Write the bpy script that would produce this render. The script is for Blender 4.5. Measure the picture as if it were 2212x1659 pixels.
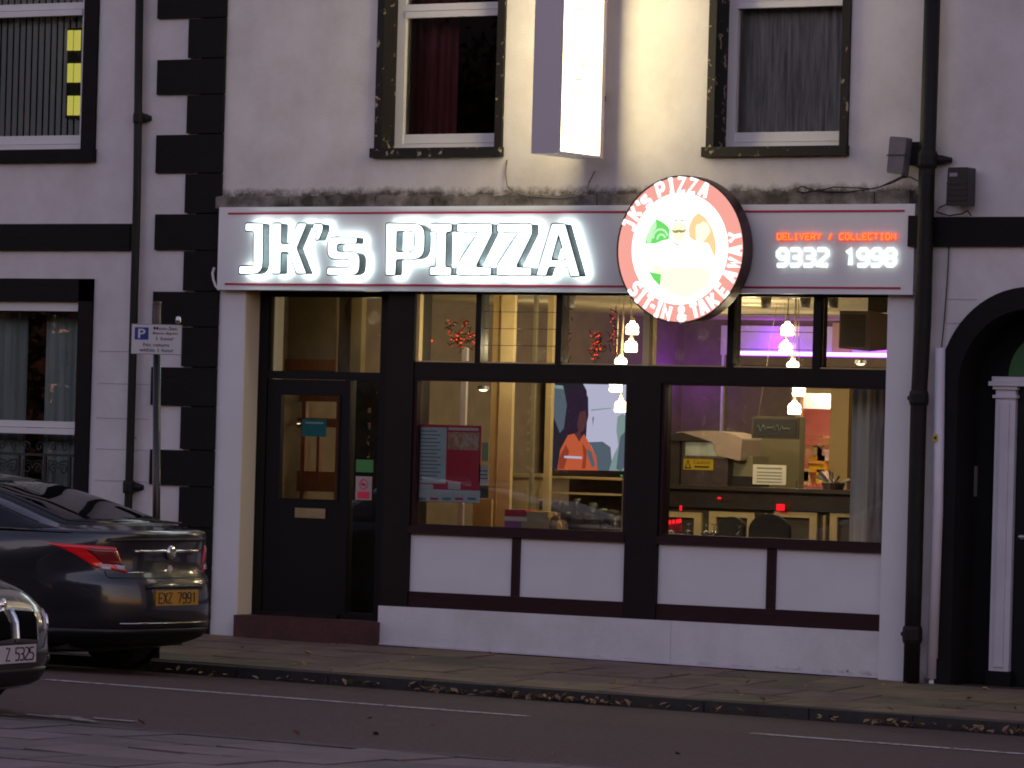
import bpy, bmesh, math, random
from math import sin, cos, pi, radians, sqrt, atan2
from mathutils import Vector, Matrix
random.seed(7)
sc = bpy.context.scene
for o in list(bpy.data.objects): bpy.data.objects.remove(o)
C = sc.collection

# ---------------------------------------------------------------- camera, world, light
YAW, PITCH, ROLL = radians(32.785), radians(.676), radians(1.584)
FPX, CX, CY = 9900., 1106., 829.5            # survey picture is 2212 wide
CAM = Vector((21.443, -33.292, 1.8))
fw = Vector((-sin(YAW)*cos(PITCH), cos(YAW)*cos(PITCH), sin(PITCH)))
rt0 = Vector((cos(YAW), sin(YAW), 0)); up0 = rt0.cross(fw)
rt = rt0*cos(ROLL) + up0*sin(ROLL); up = -rt0*sin(ROLL) + up0*cos(ROLL)
cd = bpy.data.cameras.new('camera'); cam = bpy.data.objects.new('camera', cd); C.objects.link(cam)
cam.matrix_world = Matrix(((rt.x, up.x, -fw.x, CAM.x), (rt.y, up.y, -fw.y, CAM.y), (rt.z, up.z, -fw.z, CAM.z), (0, 0, 0, 1)))
cd.sensor_width = 36; cd.lens = 36*FPX/2212; cd.clip_start = .5; cd.clip_end = 900
sc.camera = cam
w = bpy.data.worlds.new('World'); sc.world = w; w.use_nodes = True
nt = w.node_tree; nt.nodes.clear()
sky = nt.nodes.new('ShaderNodeTexSky'); sky.sky_type = 'NISHITA'; sky.sun_disc = False
sky.sun_elevation = radians(4); sky.sun_rotation = radians(-25); sky.dust_density = 1.0
tint = nt.nodes.new('ShaderNodeMixRGB'); tint.blend_type = 'MULTIPLY'; tint.inputs[0].default_value = 1
tint.inputs[2].default_value = (1.66, 1.13, 1.38, 1)
bg = nt.nodes.new('ShaderNodeBackground'); bg.inputs[1].default_value = .15
wo = nt.nodes.new('ShaderNodeOutputWorld')
nt.links.new(sky.outputs[0], tint.inputs[1]); nt.links.new(tint.outputs[0], bg.inputs[0]); nt.links.new(bg.outputs[0], wo.inputs[0])
sl = bpy.data.lights.new('dusk_sun', 'SUN'); sl.energy = .06; sl.angle = radians(30); sl.color = (1, .8, .75)
so = bpy.data.objects.new('dusk_sun', sl); C.objects.link(so); so.rotation_euler = (radians(75), 0, radians(-25)); so.location = (0, -20, 30)
sc.view_settings.view_transform = 'Standard'; sc.view_settings.look = 'None'
sc.view_settings.exposure = 1.0; sc.view_settings.gamma = 1; sc.view_settings.use_curve_mapping = False
sc.cycles.use_denoising = True; sc.cycles.max_bounces = 8; sc.cycles.transparent_max_bounces = 24
sc.cycles.sample_clamp_indirect = 4; sc.cycles.filter_width = 1.9; sc.cycles.caustics_reflective = False

# ---------------------------------------------------------------- survey: sight lines met with real planes
def ray(px, py): return fw*FPX + rt*(px-CX) - up*(py-CY)
def at(px, py, Y=0.):
    d = ray(px, py); t = (Y-CAM.y)/d.y; return CAM + d*t
def atx(px, py, X):
    d = ray(px, py); t = (X-CAM.x)/d.x; return CAM + d*t
def X_(px, py, Y=0.): return at(px, py, Y).x
def Z_(px, py, Y=0.): return at(px, py, Y).z
def rect(x0, y0, x1, y1, Y=0.):      # picture rectangle -> x0, x1, z0, z1 on plane Y
    xm, ym = (x0+x1)/2, (y0+y1)/2
    return X_(x0, ym, Y), X_(x1, ym, Y), Z_(xm, y1, Y), Z_(xm, y0, Y)

# ---------------------------------------------------------------- materials
M = {}
def mat(name, col, rough=.6, metal=0., var=0., scale=6., bump=0., bscale=40., spec=.5, coat=0., stretch=(1, 1, 1), c2=None, fac=(.4, .7)):
    m = bpy.data.materials.new(name); m.use_nodes = True; n = m.node_tree.nodes; l = m.node_tree.links
    b = n['Principled BSDF']; b.inputs['Base Color'].default_value = (*col, 1); b.inputs['Roughness'].default_value = rough
    b.inputs['Metallic'].default_value = metal; b.inputs['Specular IOR Level'].default_value = spec
    b.inputs['Coat Weight'].default_value = coat; b.inputs['Coat Roughness'].default_value = .06
    if var or bump or c2:
        tc = n.new('ShaderNodeTexCoord'); mp = n.new('ShaderNodeMapping'); mp.inputs['Scale'].default_value = stretch
        l.new(tc.outputs['Object'], mp.inputs[0])
    if var or c2:
        t = n.new('ShaderNodeTexNoise'); t.inputs['Scale'].default_value = scale; t.inputs['Detail'].default_value = 8; t.inputs['Roughness'].default_value = .62
        l.new(mp.outputs[0], t.inputs['Vector'])
        r = n.new('ShaderNodeValToRGB'); l.new(t.outputs['Fac'], r.inputs[0])
        a = c2 if c2 else tuple(c*(1-var) for c in col); bb = col if c2 else tuple(min(1, c*(1+var*.6)) for c in col)
        r.color_ramp.elements[0].color = (*a, 1); r.color_ramp.elements[1].color = (*bb, 1)
        r.color_ramp.elements[0].position = fac[0] if c2 else .3; r.color_ramp.elements[1].position = fac[1]
        l.new(r.outputs[0], b.inputs['Base Color'])
    if bump:
        t2 = n.new('ShaderNodeTexNoise'); t2.inputs['Scale'].default_value = bscale; t2.inputs['Detail'].default_value = 6
        l.new(mp.outputs[0], t2.inputs['Vector'])
        bp = n.new('ShaderNodeBump'); bp.inputs['Strength'].default_value = bump; bp.inputs['Distance'].default_value = .01
        l.new(t2.outputs['Fac'], bp.inputs['Height']); l.new(bp.outputs[0], b.inputs['Normal'])
    M[name] = m; return m
def emis(name, col, s):
    s *= .5                       # the picture is exposed one stop up
    m = bpy.data.materials.new(name); m.use_nodes = True; n = m.node_tree.nodes; n.clear()
    e = n.new('ShaderNodeEmission'); e.inputs[0].default_value = (*col, 1); e.inputs[1].default_value = s
    o = n.new('ShaderNodeOutputMaterial'); m.node_tree.links.new(e.outputs[0], o.inputs[0]); M[name] = m; return m
def glass(name, tcol=(.93, .95, .94), rough=.0, ior=1.5):
    m = bpy.data.materials.new(name); m.use_nodes = True; n = m.node_tree.nodes; l = m.node_tree.links; n.clear()
    t = n.new('ShaderNodeBsdfTransparent'); t.inputs[0].default_value = (*tcol, 1)
    g = n.new('ShaderNodeBsdfGlossy'); g.inputs['Roughness'].default_value = rough
    f = n.new('ShaderNodeFresnel'); f.inputs[0].default_value = ior
    mx = n.new('ShaderNodeMixShader'); o = n.new('ShaderNodeOutputMaterial')
    l.new(f.outputs[0], mx.inputs[0]); l.new(t.outputs[0], mx.inputs[1]); l.new(g.outputs[0], mx.inputs[2]); l.new(mx.outputs[0], o.inputs[0])
    M[name] = m; return m
def rendered_wall(name, col, dirt, levels, seed=0.):
    """painted render: faint mottling, grime rising from each height in levels, small pits"""
    m = mat(name, col, .85, bump=.25, bscale=55); n = m.node_tree.nodes; l = m.node_tree.links; b = n['Principled BSDF']
    tc = n.new('ShaderNodeTexCoord'); sx = n.new('ShaderNodeSeparateXYZ'); l.new(tc.outputs['Object'], sx.inputs[0])
    mp = n.new('ShaderNodeMapping'); mp.inputs['Location'].default_value = (seed, 0, 0); l.new(tc.outputs['Object'], mp.inputs[0])
    n1 = n.new('ShaderNodeTexNoise'); n1.inputs['Scale'].default_value = 1.6; n1.inputs['Detail'].default_value = 9; n1.inputs['Roughness'].default_value = .68
    l.new(mp.outputs[0], n1.inputs['Vector'])
    r1 = n.new('ShaderNodeValToRGB'); r1.color_ramp.elements[0].color = (col[0]*.80, col[1]*.79, col[2]*.77, 1); r1.color_ramp.elements[1].color = (*col, 1)
    r1.color_ramp.elements[0].position = .3; r1.color_ramp.elements[1].position = .62
    l.new(n1.outputs['Fac'], r1.inputs[0]); last = r1.outputs[0]
    n2 = n.new('ShaderNodeTexNoise'); n2.inputs['Scale'].default_value = 7; n2.inputs['Detail'].default_value = 10; n2.inputs['Roughness'].default_value = .75
    l.new(mp.outputs[0], n2.inputs['Vector'])
    for z0, hgt, side in levels:
        s = n.new('ShaderNodeMath'); s.operation = 'SUBTRACT'; l.new(sx.outputs['Z'], s.inputs[0]); s.inputs[1].default_value = z0
        a = n.new('ShaderNodeMath'); a.operation = 'DIVIDE'; l.new(s.outputs[0], a.inputs[0]); a.inputs[1].default_value = hgt*side
        c = n.new('ShaderNodeMath'); c.operation = 'SUBTRACT'; c.inputs[0].default_value = 1.0; l.new(a.outputs[0], c.inputs[1]); c.use_clamp = True
        g = n.new('ShaderNodeMath'); g.operation = 'MULTIPLY'; l.new(c.outputs[0], g.inputs[0]); l.new(n2.outputs['Fac'], g.inputs[1])
        rr = n.new('ShaderNodeValToRGB'); rr.color_ramp.elements[0].position = .30; rr.color_ramp.elements[1].position = .52
        l.new(g.outputs[0], rr.inputs[0])
        mx = n.new('ShaderNodeMixRGB'); mx.inputs[2].default_value = (*dirt, 1); l.new(rr.outputs[0], mx.inputs[0]); l.new(last, mx.inputs[1]); last = mx.outputs[0]
    v = n.new('ShaderNodeTexVoronoi'); v.inputs['Scale'].default_value = 2.3; l.new(mp.outputs[0], v.inputs['Vector'])
    rv = n.new('ShaderNodeValToRGB'); rv.color_ramp.elements[0].color = (1, 1, 1, 1); rv.color_ramp.elements[1].color = (0, 0, 0, 1)
    rv.color_ramp.elements[0].position = .018; rv.color_ramp.elements[1].position = .045; l.new(v.outputs['Distance'], rv.inputs[0])
    mv = n.new('ShaderNodeMixRGB'); mv.inputs[2].default_value = (.12, .1, .08, 1); l.new(rv.outputs[0], mv.inputs[0]); l.new(last, mv.inputs[1])
    l.new(mv.outputs[0], b.inputs['Base Color']); return m

Zledge = Z_(1100, 417)
rendered_wall('main_render', (.74, .70, .68), (.10, .085, .065), [(Zledge, .16, 1)])
rendered_wall('plinth_white', (.75, .72, .74), (.26, .23, .20), [(-.12, .20, 1)], 9.)
rendered_wall('side_render', (.70, .66, .67), (.13, .11, .10), [(-.1, .25, 1)], 5.)
mat('black_masonry', (.0055, .0045, .005), .75, bump=.5, bscale=30, var=.4, scale=5, spec=.25)
mat('black_chipped', (.010, .008, .007), .6, bump=.4, bscale=40, c2=(.34, .27, .18), fac=(.355, .40), scale=13, spec=.3)
mat('upvc', (.72, .70, .70), .32, var=.06, scale=3)
mat('white_board', (.74, .715, .735), .42, var=.05, scale=2)
mat('fascia_white', (.77, .76, .77), .35, var=.04, scale=2)
mat('red_vinyl', (.42, .02, .06), .4)
mat('ledge_stone', (.27, .24, .215), .9, bump=.9, bscale=18, c2=(.06, .052, .04), fac=(.38, .66), scale=5)
mat('dark_timber', (.008, .0045, .0045), .5, spec=.25, var=.4, scale=5)
mat('mahogany', (.026, .006, .008), .45, spec=.3, var=.5, scale=8, stretch=(1, 1, 6))
mat('door_black', (.0035, .0035, .005), .4, spec=.25)
mat('brass', (.52, .40, .22), .33, metal=.75, var=.2)
mat('cast_iron', (.009, .0075, .0075), .6, spec=.3, bump=.5, bscale=25, var=.5, scale=9)
mat('plastic_white', (.66, .62, .68), .38, var=.1, scale=3)
mat('grey_plastic', (.16, .145, .155), .5, var=.15)
mat('black_plastic', (.012, .012, .014), .3)
mat('step_red', (.075, .022, .018), .6, bump=.5, var=.4, scale=6)
mat('steel', (.5, .5, .5), .3, metal=1)
mat('iron', (.01, .01, .011), .5)
glass('window_glass'); glass('dark_glass', (.55, .6, .6)); glass('clear_glass', (.9, .92, .9), .12, 2.2); glass('car_glass', (.08, .09, .09), 0, 1.55)
# interior
mat('cream_paint', (.60, .47, .25), .6, var=.1); mat('taupe_wall', (.20, .155, .11), .8, var=.2, scale=4)
mat('ceiling_paint', (.55, .46, .28), .8, var=.08); mat('floor_dark', (.06, .04, .03), .4)
mat('olive_wall', (.30, .235, .12), .8, var=.15); mat('wood_orange', (.26, .085, .03), .45, var=.4, stretch=(8, 8, 1))
mat('dark_counter', (.045, .035, .032), .45, var=.3); mat('gold_trim', (.50, .36, .16), .5)
mat('panel_brown', (.075, .06, .045), .6); mat('oven_steel', (.16, .13, .14), .35, metal=.6, var=.3)
mat('caution_yellow', (.62, .42, .02), .5); mat('paper', (.85, .80, .74), .7); mat('paper_green', (.42, .5, .28), .7)
mat('cloth_pink', (.46, .36, .33), .8, var=.1); mat('sage', (.27, .245, .165), .7); mat('pink_wall', (.74, .42, .38), .7, var=.1)
mat('curtain_white', (.85, .82, .76), .85, var=.1, scale=3, stretch=(6, 6, .3)); mat('curtain_grey', (.52, .58, .57), .85, var=.3, scale=2, stretch=(4, 4, .3))
mat('net_curtain', (.50, .45, .45), .9, var=.6, scale=4, stretch=(6, 6, .5)); mat('red_curtain', (.20, .035, .04), .85, var=.5, scale=5, stretch=(5, 5, .3))
mat('slat_fabric', (.62, .63, .62), .8); mat('dark_room', (.02, .018, .016), .9)
mat('chair_black', (.012, .010, .010), .6); mat('speaker_brown', (.22, .16, .14), .5)
mat('red_gift', (.5, .03, .05), .4); mat('cream_gift', (.5, .38, .2), .5); mat('plush', (.40, .26, .16), .9, bump=.6); mat('violet_print', (.35, .12, .4), .5)
mat('poster_blue', (.72, .86, .88), .5, var=.1); mat('poster_red', (.80, .035, .09), .45); mat('food_print', (.72, .28, .14), .6, c2=(.85, .66, .5), scale=22, fac=(.4, .6))
mat('teal', (.02, .34, .36), .5); mat('green_sticker', (.06, .25, .06), .5); mat('print_black', (.02, .02, .025), .6)
mat('print_grey', (.25, .29, .30), .6); mat('sign_blue', (.015, .04, .24), .4); mat('sign_white', (.60, .57, .57), .4); mat('post_brown', (.07, .045, .035), .5, var=.2)
# ground
mat('road_asphalt', (.068, .036, .028), .85, var=.5, scale=22, bump=.8, bscale=90)
mat('flag', (.20, .145, .078), .8, var=.4, scale=2.5, bump=.5, bscale=25)
mat('flag_b', (.145, .118, .062), .85, var=.4, scale=3, bump=.5, bscale=25)
mat('flag_pink', (.18, .118, .085), .8, var=.4, scale=2.5, bump=.5, bscale=25)
mat('near_flag', (.135, .105, .10), .85, var=.35, scale=2.2, bump=.5, bscale=25); mat('near_flag_b', (.095, .075, .072), .85, var=.4, scale=2.2, bump=.5, bscale=25)
mat('mortar', (.03, .026, .018), .95, var=.4); mat('kerb_stone', (.034, .031, .028), .8, bump=.5, var=.4)
mat('road_paint', (.42, .40, .38), .7, c2=(.07, .05, .05), fac=(.40, .50), scale=16)
mat('ground_earth', (.05, .05, .04), .95, var=.3)
mat('leaf_tan', (.26, .15, .10), .8, var=.5, scale=12); mat('leaf_yellow', (.32, .21, .08), .8, var=.4, scale=12)
# lights
emis('letter_face', (.88, 1, 1), 2.6); emis('letter_back', (.80, 1, 1), 17.0); emis('digit_white', (.95, 1.05, 1.05), 1.15)
emis('red_glow', (1, .07, .025), 1.5); emis('orange_core', (1, .30, .06), 1.3)
emis('ring_red', (1, .42, .35), .96); emis('disc_white', (1, 1, .93), 2.0); emis('disc_yellow', (1, 1, .76), 1.1); emis('disc_green', (.18, .86, .16), .9); emis('disc_palegreen', (.62, .98, .6), 1.)
emis('disc_orange', (1, .72, .36), 1.0); emis('disc_brown', (.40, .30, .07), 1.); emis('disc_skin', (1, 1, .72), 1.1); emis('disc_line', (.72, .72, .55), 1.0); emis('ring_white', (1, .97, .97), 1.6)
emis('sign_panel', (1, .84, .47), 8.2); emis('sign_print', (.95, .62, .40), .92); emis('sign_print_green', (.45, .90, .25), .9); emis('sign_print_pale', (1, .93, .70), .97)
emis('lamp_warm', (1, .80, .48), 13.); emis('downlight', (1, .85, .5), 5.); emis('led_violet', (.50, .10, 1), 1.2)
emis('led_violet_strong', (.30, .012, 1), 6.5); emis('led_core', (.9, .6, 1), 3.)
emis('speck_red', (1, .07, .015), 2.6); emis('led_red', (1, .01, .02), 1.6); emis('yellow_pane', (.78, .70, .13), .8)
emis('tv_lilac', (.55, .53, .72), 1.); emis('tv_dark', (.022, .020, .030), 1.); emis('tv_orange', (.58, .11, .045), 1.); emis('tv_grey', (.10, .13, .17), 1.); emis('tv_hair', (.030, .016, .035), 1.); emis('tv_pale', (.24, .33, .33), 1.); emis('tv_green', (.02, .5, .1), 1.)

# ---------------------------------------------------------------- helpers
def link(name, me, parent=None, m=None):
    if m is not None:
        for x in (m if isinstance(m, (list, tuple)) else [m]): me.materials.append(M[x])
    o = bpy.data.objects.new(name, me); C.objects.link(o)
    if parent is not None: o.parent = parent
    return o
class MB:
    def __init__(s): s.v = []; s.f = []; s.mi = []
    def add(s, vs, fs, mi=0):
        b = len(s.v); s.v += [tuple(v) for v in vs]; s.f += [tuple(i+b for i in f) for f in fs]; s.mi += [mi]*len(fs); return s
    def box(s, x0, x1, y0, y1, z0, z1, mi=0):
        if x0 > x1: x0, x1 = x1, x0
        if y0 > y1: y0, y1 = y1, y0
        if z0 > z1: z0, z1 = z1, z0
        v = [(x, y, z) for z in (z0, z1) for y in (y0, y1) for x in (x0, x1)]
        return s.add(v, [(0, 2, 3, 1), (4, 5, 7, 6), (0, 1, 5, 4), (2, 6, 7, 3), (0, 4, 6, 2), (1, 3, 7, 5)], mi)
    def hexa(s, c8, mi=0):      # 4 front corners then 4 back corners (same order)
        return s.add(c8, [(0, 1, 2, 3), (7, 6, 5, 4), (0, 4, 5, 1), (1, 5, 6, 2), (2, 6, 7, 3), (3, 7, 4, 0)], mi)
    def tube(s, pts, r, n=10, mi=0, cap=True):
        pts = [Vector(p) for p in pts]; rs = r if isinstance(r, (list, tuple)) else [r]*len(pts)
        b = len(s.v); prev = None
        for i, p in enumerate(pts):
            t = (pts[min(i+1, len(pts)-1)]-pts[max(i-1, 0)]).normalized()
            a = prev if prev is not None else (Vector((0, 0, 1)) if abs(t.z) < .9 else Vector((1, 0, 0)))
            a = (a-t*a.dot(t)).normalized(); prev = a; c = t.cross(a)
            for k in range(n):
                q = p+(a*cos(2*pi*k/n)+c*sin(2*pi*k/n))*rs[i]; s.v.append(tuple(q))
        for i in range(len(pts)-1):
            for k in range(n):
                s.f.append((b+i*n+k, b+i*n+(k+1) % n, b+(i+1)*n+(k+1) % n, b+(i+1)*n+k)); s.mi.append(mi)
        if cap:
            s.f.append(tuple(b+k for k in range(n))[::-1]); s.mi.append(mi)
            e = b+(len(pts)-1)*n; s.f.append(tuple(e+k for k in range(n))); s.mi.append(mi)
        return s
    def lathe(s, prof, c, n=20, axis='z', mi=0):
        b = len(s.v)
        for r, h in prof:
            for k in range(n):
                a = 2*pi*k/n; u, v = r*cos(a), r*sin(a)
                s.v.append((c[0]+u, c[1]+v, c[2]+h) if axis == 'z' else ((c[0]+u, c[1]+h, c[2]+v) if axis == 'y' else (c[0]+h, c[1]+u, c[2]+v)))
        for i in range(len(prof)-1):
            for k in range(n):
                s.f.append((b+i*n+k, b+i*n+(k+1) % n, b+(i+1)*n+(k+1) % n, b+(i+1)*n+k)); s.mi.append(mi)
        return s
    def build(s, name, m, parent=None, smooth=False):
        me = bpy.data.meshes.new(name); me.from_pydata(s.v, [], s.f); me.update()
        o = link(name, me, parent, m)
        for p, i in zip(me.polygons, s.mi): p.material_index = i
        bm = bmesh.new(); bm.from_mesh(me); bmesh.ops.recalc_face_normals(bm, faces=bm.faces); bm.to_mesh(me); bm.free()
        if smooth: me.shade_smooth()
        return o
def box(name, m, parent, x0, x1, y0, y1, z0, z1): return MB().box(x0, x1, y0, y1, z0, z1).build(name, m, parent)
def poly(pts, y0, y1, holes=()):      # extruded XZ outline (with holes) as MB
    bm = bmesh.new(); loops = []
    for L in [pts]+list(holes):
        vs = [bm.verts.new((p[0], y0, p[1])) for p in L]
        loops += [bm.edges.new((vs[i], vs[(i+1) % len(vs)])) for i in range(len(vs))]
    bmesh.ops.triangle_fill(bm, edges=loops, use_beauty=True, use_dissolve=False)
    bm.verts.ensure_lookup_table(); mb = MB(); n = len(bm.verts)
    for v in bm.verts: v.index = bm.verts[:].index(v) if n < 4 else v.index
    bm.verts.index_update()
    mb.v = [tuple(v.co) for v in bm.verts]+[(v.co.x, y1, v.co.z) for v in bm.verts]
    for f in bm.faces:
        i = [v.index for v in f.verts]; mb.f.append(tuple(i)); mb.f.append(tuple(k+n for k in reversed(i))); mb.mi += [0, 1]
    for e in bm.edges:
        if len(e.link_faces) == 1:
            a, b = e.verts[0].index, e.verts[1].index; mb.f.append((a, b, b+n, a+n)); mb.mi.append(2)
    bm.free(); return mb
def rnd(pts, r):      # round polygon corners; point may carry its own radius
    out = []; n = len(pts)
    for i in range(n):
        p = Vector(pts[i][:2]); a = Vector(pts[i-1][:2]); b = Vector(pts[(i+1) % n][:2]); rr = pts[i][2] if len(pts[i]) > 2 else r
        da, db = (a-p), (b-p); k = min(rr, da.length*.48, db.length*.48); s, e = p+da.normalized()*k, p+db.normalized()*k
        for t in (0, .25, .5, .75, 1): out.append(tuple(s*(1-t)**2+p*2*t*(1-t)+e*t*t))
    return out
def tag(o, label=None, cat=None, group=None, kind=None):
    if label: o['label'] = label
    if cat: o['category'] = cat
    if group: o['group'] = group
    if kind: o['kind'] = kind
    return o
def thing(name, label, cat, loc=(0, 0, 0), group=None):
    o = bpy.data.objects.new(name, None); C.objects.link(o); o.empty_display_size = .1
    return tag(o, label, cat, group)
def holed_wall(name, m, parent, x0, x1, z0, z1, holes, y0=0., y1=.35):
    xs = sorted({x0, x1, *[h[0] for h in holes], *[h[1] for h in holes]}); zs = sorted({z0, z1, *[h[2] for h in holes], *[h[3] for h in holes]})
    xs = [x for x in xs if x0 <= x <= x1]; zs = [z for z in zs if z0 <= z <= z1]
    sol = lambda i, k: 0 <= i < len(xs)-1 and 0 <= k < len(zs)-1 and not any(h[0]-1e-6 <= (xs[i]+xs[i+1])/2 <= h[1] and h[2] <= (zs[k]+zs[k+1])/2 <= h[3] for h in holes)
    mb = MB()
    for i in range(len(xs)-1):
        for k in range(len(zs)-1):
            if not sol(i, k): continue
            a, b, c, d = xs[i], xs[i+1], zs[k], zs[k+1]
            mb.add([(a, y0, c), (b, y0, c), (b, y0, d), (a, y0, d)], [(0, 1, 2, 3)]); mb.add([(a, y1, c), (b, y1, c), (b, y1, d), (a, y1, d)], [(3, 2, 1, 0)])
            if not sol(i-1, k): mb.add([(a, y0, c), (a, y1, c), (a, y1, d), (a, y0, d)], [(0, 1, 2, 3)])
            if not sol(i+1, k): mb.add([(b, y0, c), (b, y1, c), (b, y1, d), (b, y0, d)], [(0, 1, 2, 3)])
            if not sol(i, k-1): mb.add([(a, y0, c), (b, y0, c), (b, y1, c), (a, y1, c)], [(0, 1, 2, 3)])
            if not sol(i, k+1): mb.add([(a, y0, d), (b, y0, d), (b, y1, d), (a, y1, d)], [(0, 1, 2, 3)])
    return mb.build(name, m, parent)

# stroke lettering on a 4 x 6 grid
F = {'A': [[(0, 0), (1.4, 6), (2.6, 6), (4, 0)], [(.6, 2), (3.4, 2)]], 'C': [[(4, 6), (.8, 6), (0, 5.2), (0, .8), (.8, 0), (4, 0)]],
     'D': [[(0, 0), (0, 6), (3, 6), (4, 5), (4, 1), (3, 0), (0, 0)]], 'E': [[(4, 6), (0, 6), (0, 0), (4, 0)], [(0, 3), (3.4, 3)]],
     'I': [[(.9, 6), (3.1, 6)], [(2, 6), (2, 0)], [(.9, 0), (3.1, 0)]], 'J': [[(.8, 6), (3.2, 6), (3.2, 1), (2.2, 0), (0, 0)]],
     'K': [[(0, 0), (0, 6)], [(3.8, 6), (1.6, 3), (4, 0)], [(0, 3), (1.6, 3)]], 'L': [[(0, 6), (0, 0), (4, 0)]], 'N': [[(0, 0), (0, 6), (4, 0), (4, 6)]],
     'O': [[(1, 0), (0, 1), (0, 5), (1, 6), (3, 6), (4, 5), (4, 1), (3, 0), (1, 0)]], 'P': [[(0, 0), (0, 6), (3, 6), (4, 5), (4, 3.4), (3, 2.5), (0, 2.5)]],
     'R': [[(0, 0), (0, 6), (3, 6), (4, 5), (4, 3.6), (3, 2.8), (0, 2.8)], [(2, 2.8), (4, 0)]], 'S': [[(4, 6), (1, 6), (0, 5), (0, 4), (1, 3), (3, 3), (4, 2), (4, 1), (3, 0), (0, 0)]],
     's': [[(4, 4.6), (1, 4.6), (0, 4), (0, 3), (1, 2.4), (3, 2.4), (4, 1.6), (4, .7), (3, 0), (0, 0)]], 'T': [[(0, 6), (4, 6)], [(2, 6), (2, 0)]],
     'V': [[(0, 6), (2, 0), (4, 6)]], 'W': [[(0, 6), (.9, 0), (2, 4.5), (3.1, 0), (4, 6)]], 'X': [[(0, 0), (4, 6)], [(0, 6), (4, 0)]], 'Y': [[(0, 6), (2, 3), (4, 6)], [(2, 3), (2, 0)]],
     'Z': [[(0, 6), (4, 6), (0, 0), (4, 0)]], '/': [[(.6, -.4), (3.2, 6.4)]], '-': [[(.8, 3), (3.2, 3)]], "'": [[(2, 6), (2, 4.6), (1.5, 3.8)]],
     '&': [[(4, 0), (.8, 4.4), (.8, 5.4), (1.4, 6), (2.4, 6), (3, 5.4), (3, 4.5), (.4, 2.2), (0, 1), (1, 0), (2.6, 0), (4, 2.4)]],
     '1': [[(1, 4.8), (2.4, 6), (2.4, 0)]], '2': [[(0, 6), (3, 6), (4, 5.2), (4, 3.8), (0, .6), (0, 0), (4, 0)]], '3': [[(0, 6), (3, 6), (4, 5), (4, 4), (3, 3), (1, 3)], [(3, 3), (4, 2), (4, 1), (3, 0), (0, 0)]],
     '5': [[(4, 6), (0, 6), (0, 3.4), (3, 3.4), (4, 2.6), (4, 1), (3, 0), (0, 0)]], '7': [[(0, 6), (4, 6), (1.6, 0)]],
     '8': [[(1, 3), (0, 4), (0, 5), (1, 6), (3, 6), (4, 5), (4, 4), (3, 3), (1, 3), (0, 2), (0, 1), (1, 0), (3, 0), (4, 1), (4, 2), (3, 3)]],
     '9': [[(0, 0), (3, 0), (4, 1), (4, 5), (3, 6), (1, 6), (0, 5), (0, 3.6), (1, 2.7), (4, 2.7)]]}
def strokes(name, items, r, m, parent, flat=1.):
    """items: (char, function mapping glyph (u,v) to a 3-D point)"""
    cu = bpy.data.curves.new(name, 'CURVE'); cu.dimensions = '3D'; cu.bevel_depth = r; cu.bevel_resolution = 2; cu.use_fill_caps = True
    for ch, fn in items:
        for pl in F.get(ch, []):
            s = cu.splines.new('POLY'); s.points.add(len(pl)-1)
            for p, q in zip(s.points, pl): p.co = (*fn(*q), 1)
            if pl[0] == pl[-1]: pass
    o = bpy.data.objects.new(name, cu); C.objects.link(o); cu.materials.append(M[m]); o.parent = parent
    dg = bpy.context.evaluated_depsgraph_get(); me = bpy.data.meshes.new_from_object(o.evaluated_get(dg)); me.name = name
    mats = [x for x in me.materials]
    bpy.data.objects.remove(o); bpy.data.curves.remove(cu)
    if not mats: me.materials.append(M[m])
    ob = bpy.data.objects.new(name, me); C.objects.link(ob); ob.parent = parent; return ob
def text_mesh(name, s, m, parent, x0, x1, z0, z1, y, bold=0., fn=None):
    cu = bpy.data.curves.new(name, 'FONT'); cu.body = s; cu.size = 1; cu.offset = bold; cu.resolution_u = 3
    o = bpy.data.objects.new(name, cu); C.objects.link(o); dg = bpy.context.evaluated_depsgraph_get()
    me = bpy.data.meshes.new_from_object(o.evaluated_get(dg)); bpy.data.objects.remove(o); me.materials.clear()
    xs = [v.co.x for v in me.vertices]; ys = [v.co.y for v in me.vertices]; a, b, c, d = min(xs), max(xs), min(ys), max(ys)
    for v in me.vertices:
        u = (v.co.x-a)/(b-a); t = (v.co.y-c)/(d-c)
        v.co = fn(u, t) if fn else (x0+(x1-x0)*u, y, z0+(z1-z0)*t)
    me.name = name; return link(name, me, parent, m)

# ---------------------------------------------------------------- ground
SL = .008
def gz(x, base): return base-SL*x
XA, XB = -45., 45.
def sheet(name, m, x0, x1, prof, nx=40, parent=None):      # prof: [(y, base z)]
    mb = MB()
    xs = [x0+(x1-x0)*i/nx for i in range(nx+1)]
    for y, z in prof: mb.v += [(x, y, gz(x, z)) for x in xs]
    n = nx+1
    for j in range(len(prof)-1):
        for i in range(nx): mb.f.append((j*n+i, j*n+i+1, (j+1)*n+i+1, (j+1)*n+i)); mb.mi.append(0)
    return mb.build(name, m, parent)
KY, NY = -2.6, -10.75                                  # far kerb, near kerb
road = tag(sheet('road', 'road_asphalt', XA, XB, [(KY, -.255), (-3.3, -.225), (-4.8, -.155), (-6.1, -.12), (-7.6, -.13), (-9.4, -.16), (NY, -.17)]), kind='structure')
tag(sheet('ground', 'ground_earth', -300, 300, [(300, -.9), (-300, -.9)], 2), kind='structure')
pave = tag(sheet('pavement', 'mortar', XA, XB, [(.4, -.070), (0, -.072), (KY+.16, -.168)]), kind='structure')
pz = lambda y: -.065+(y/KY)*(-.165+.065)
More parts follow.
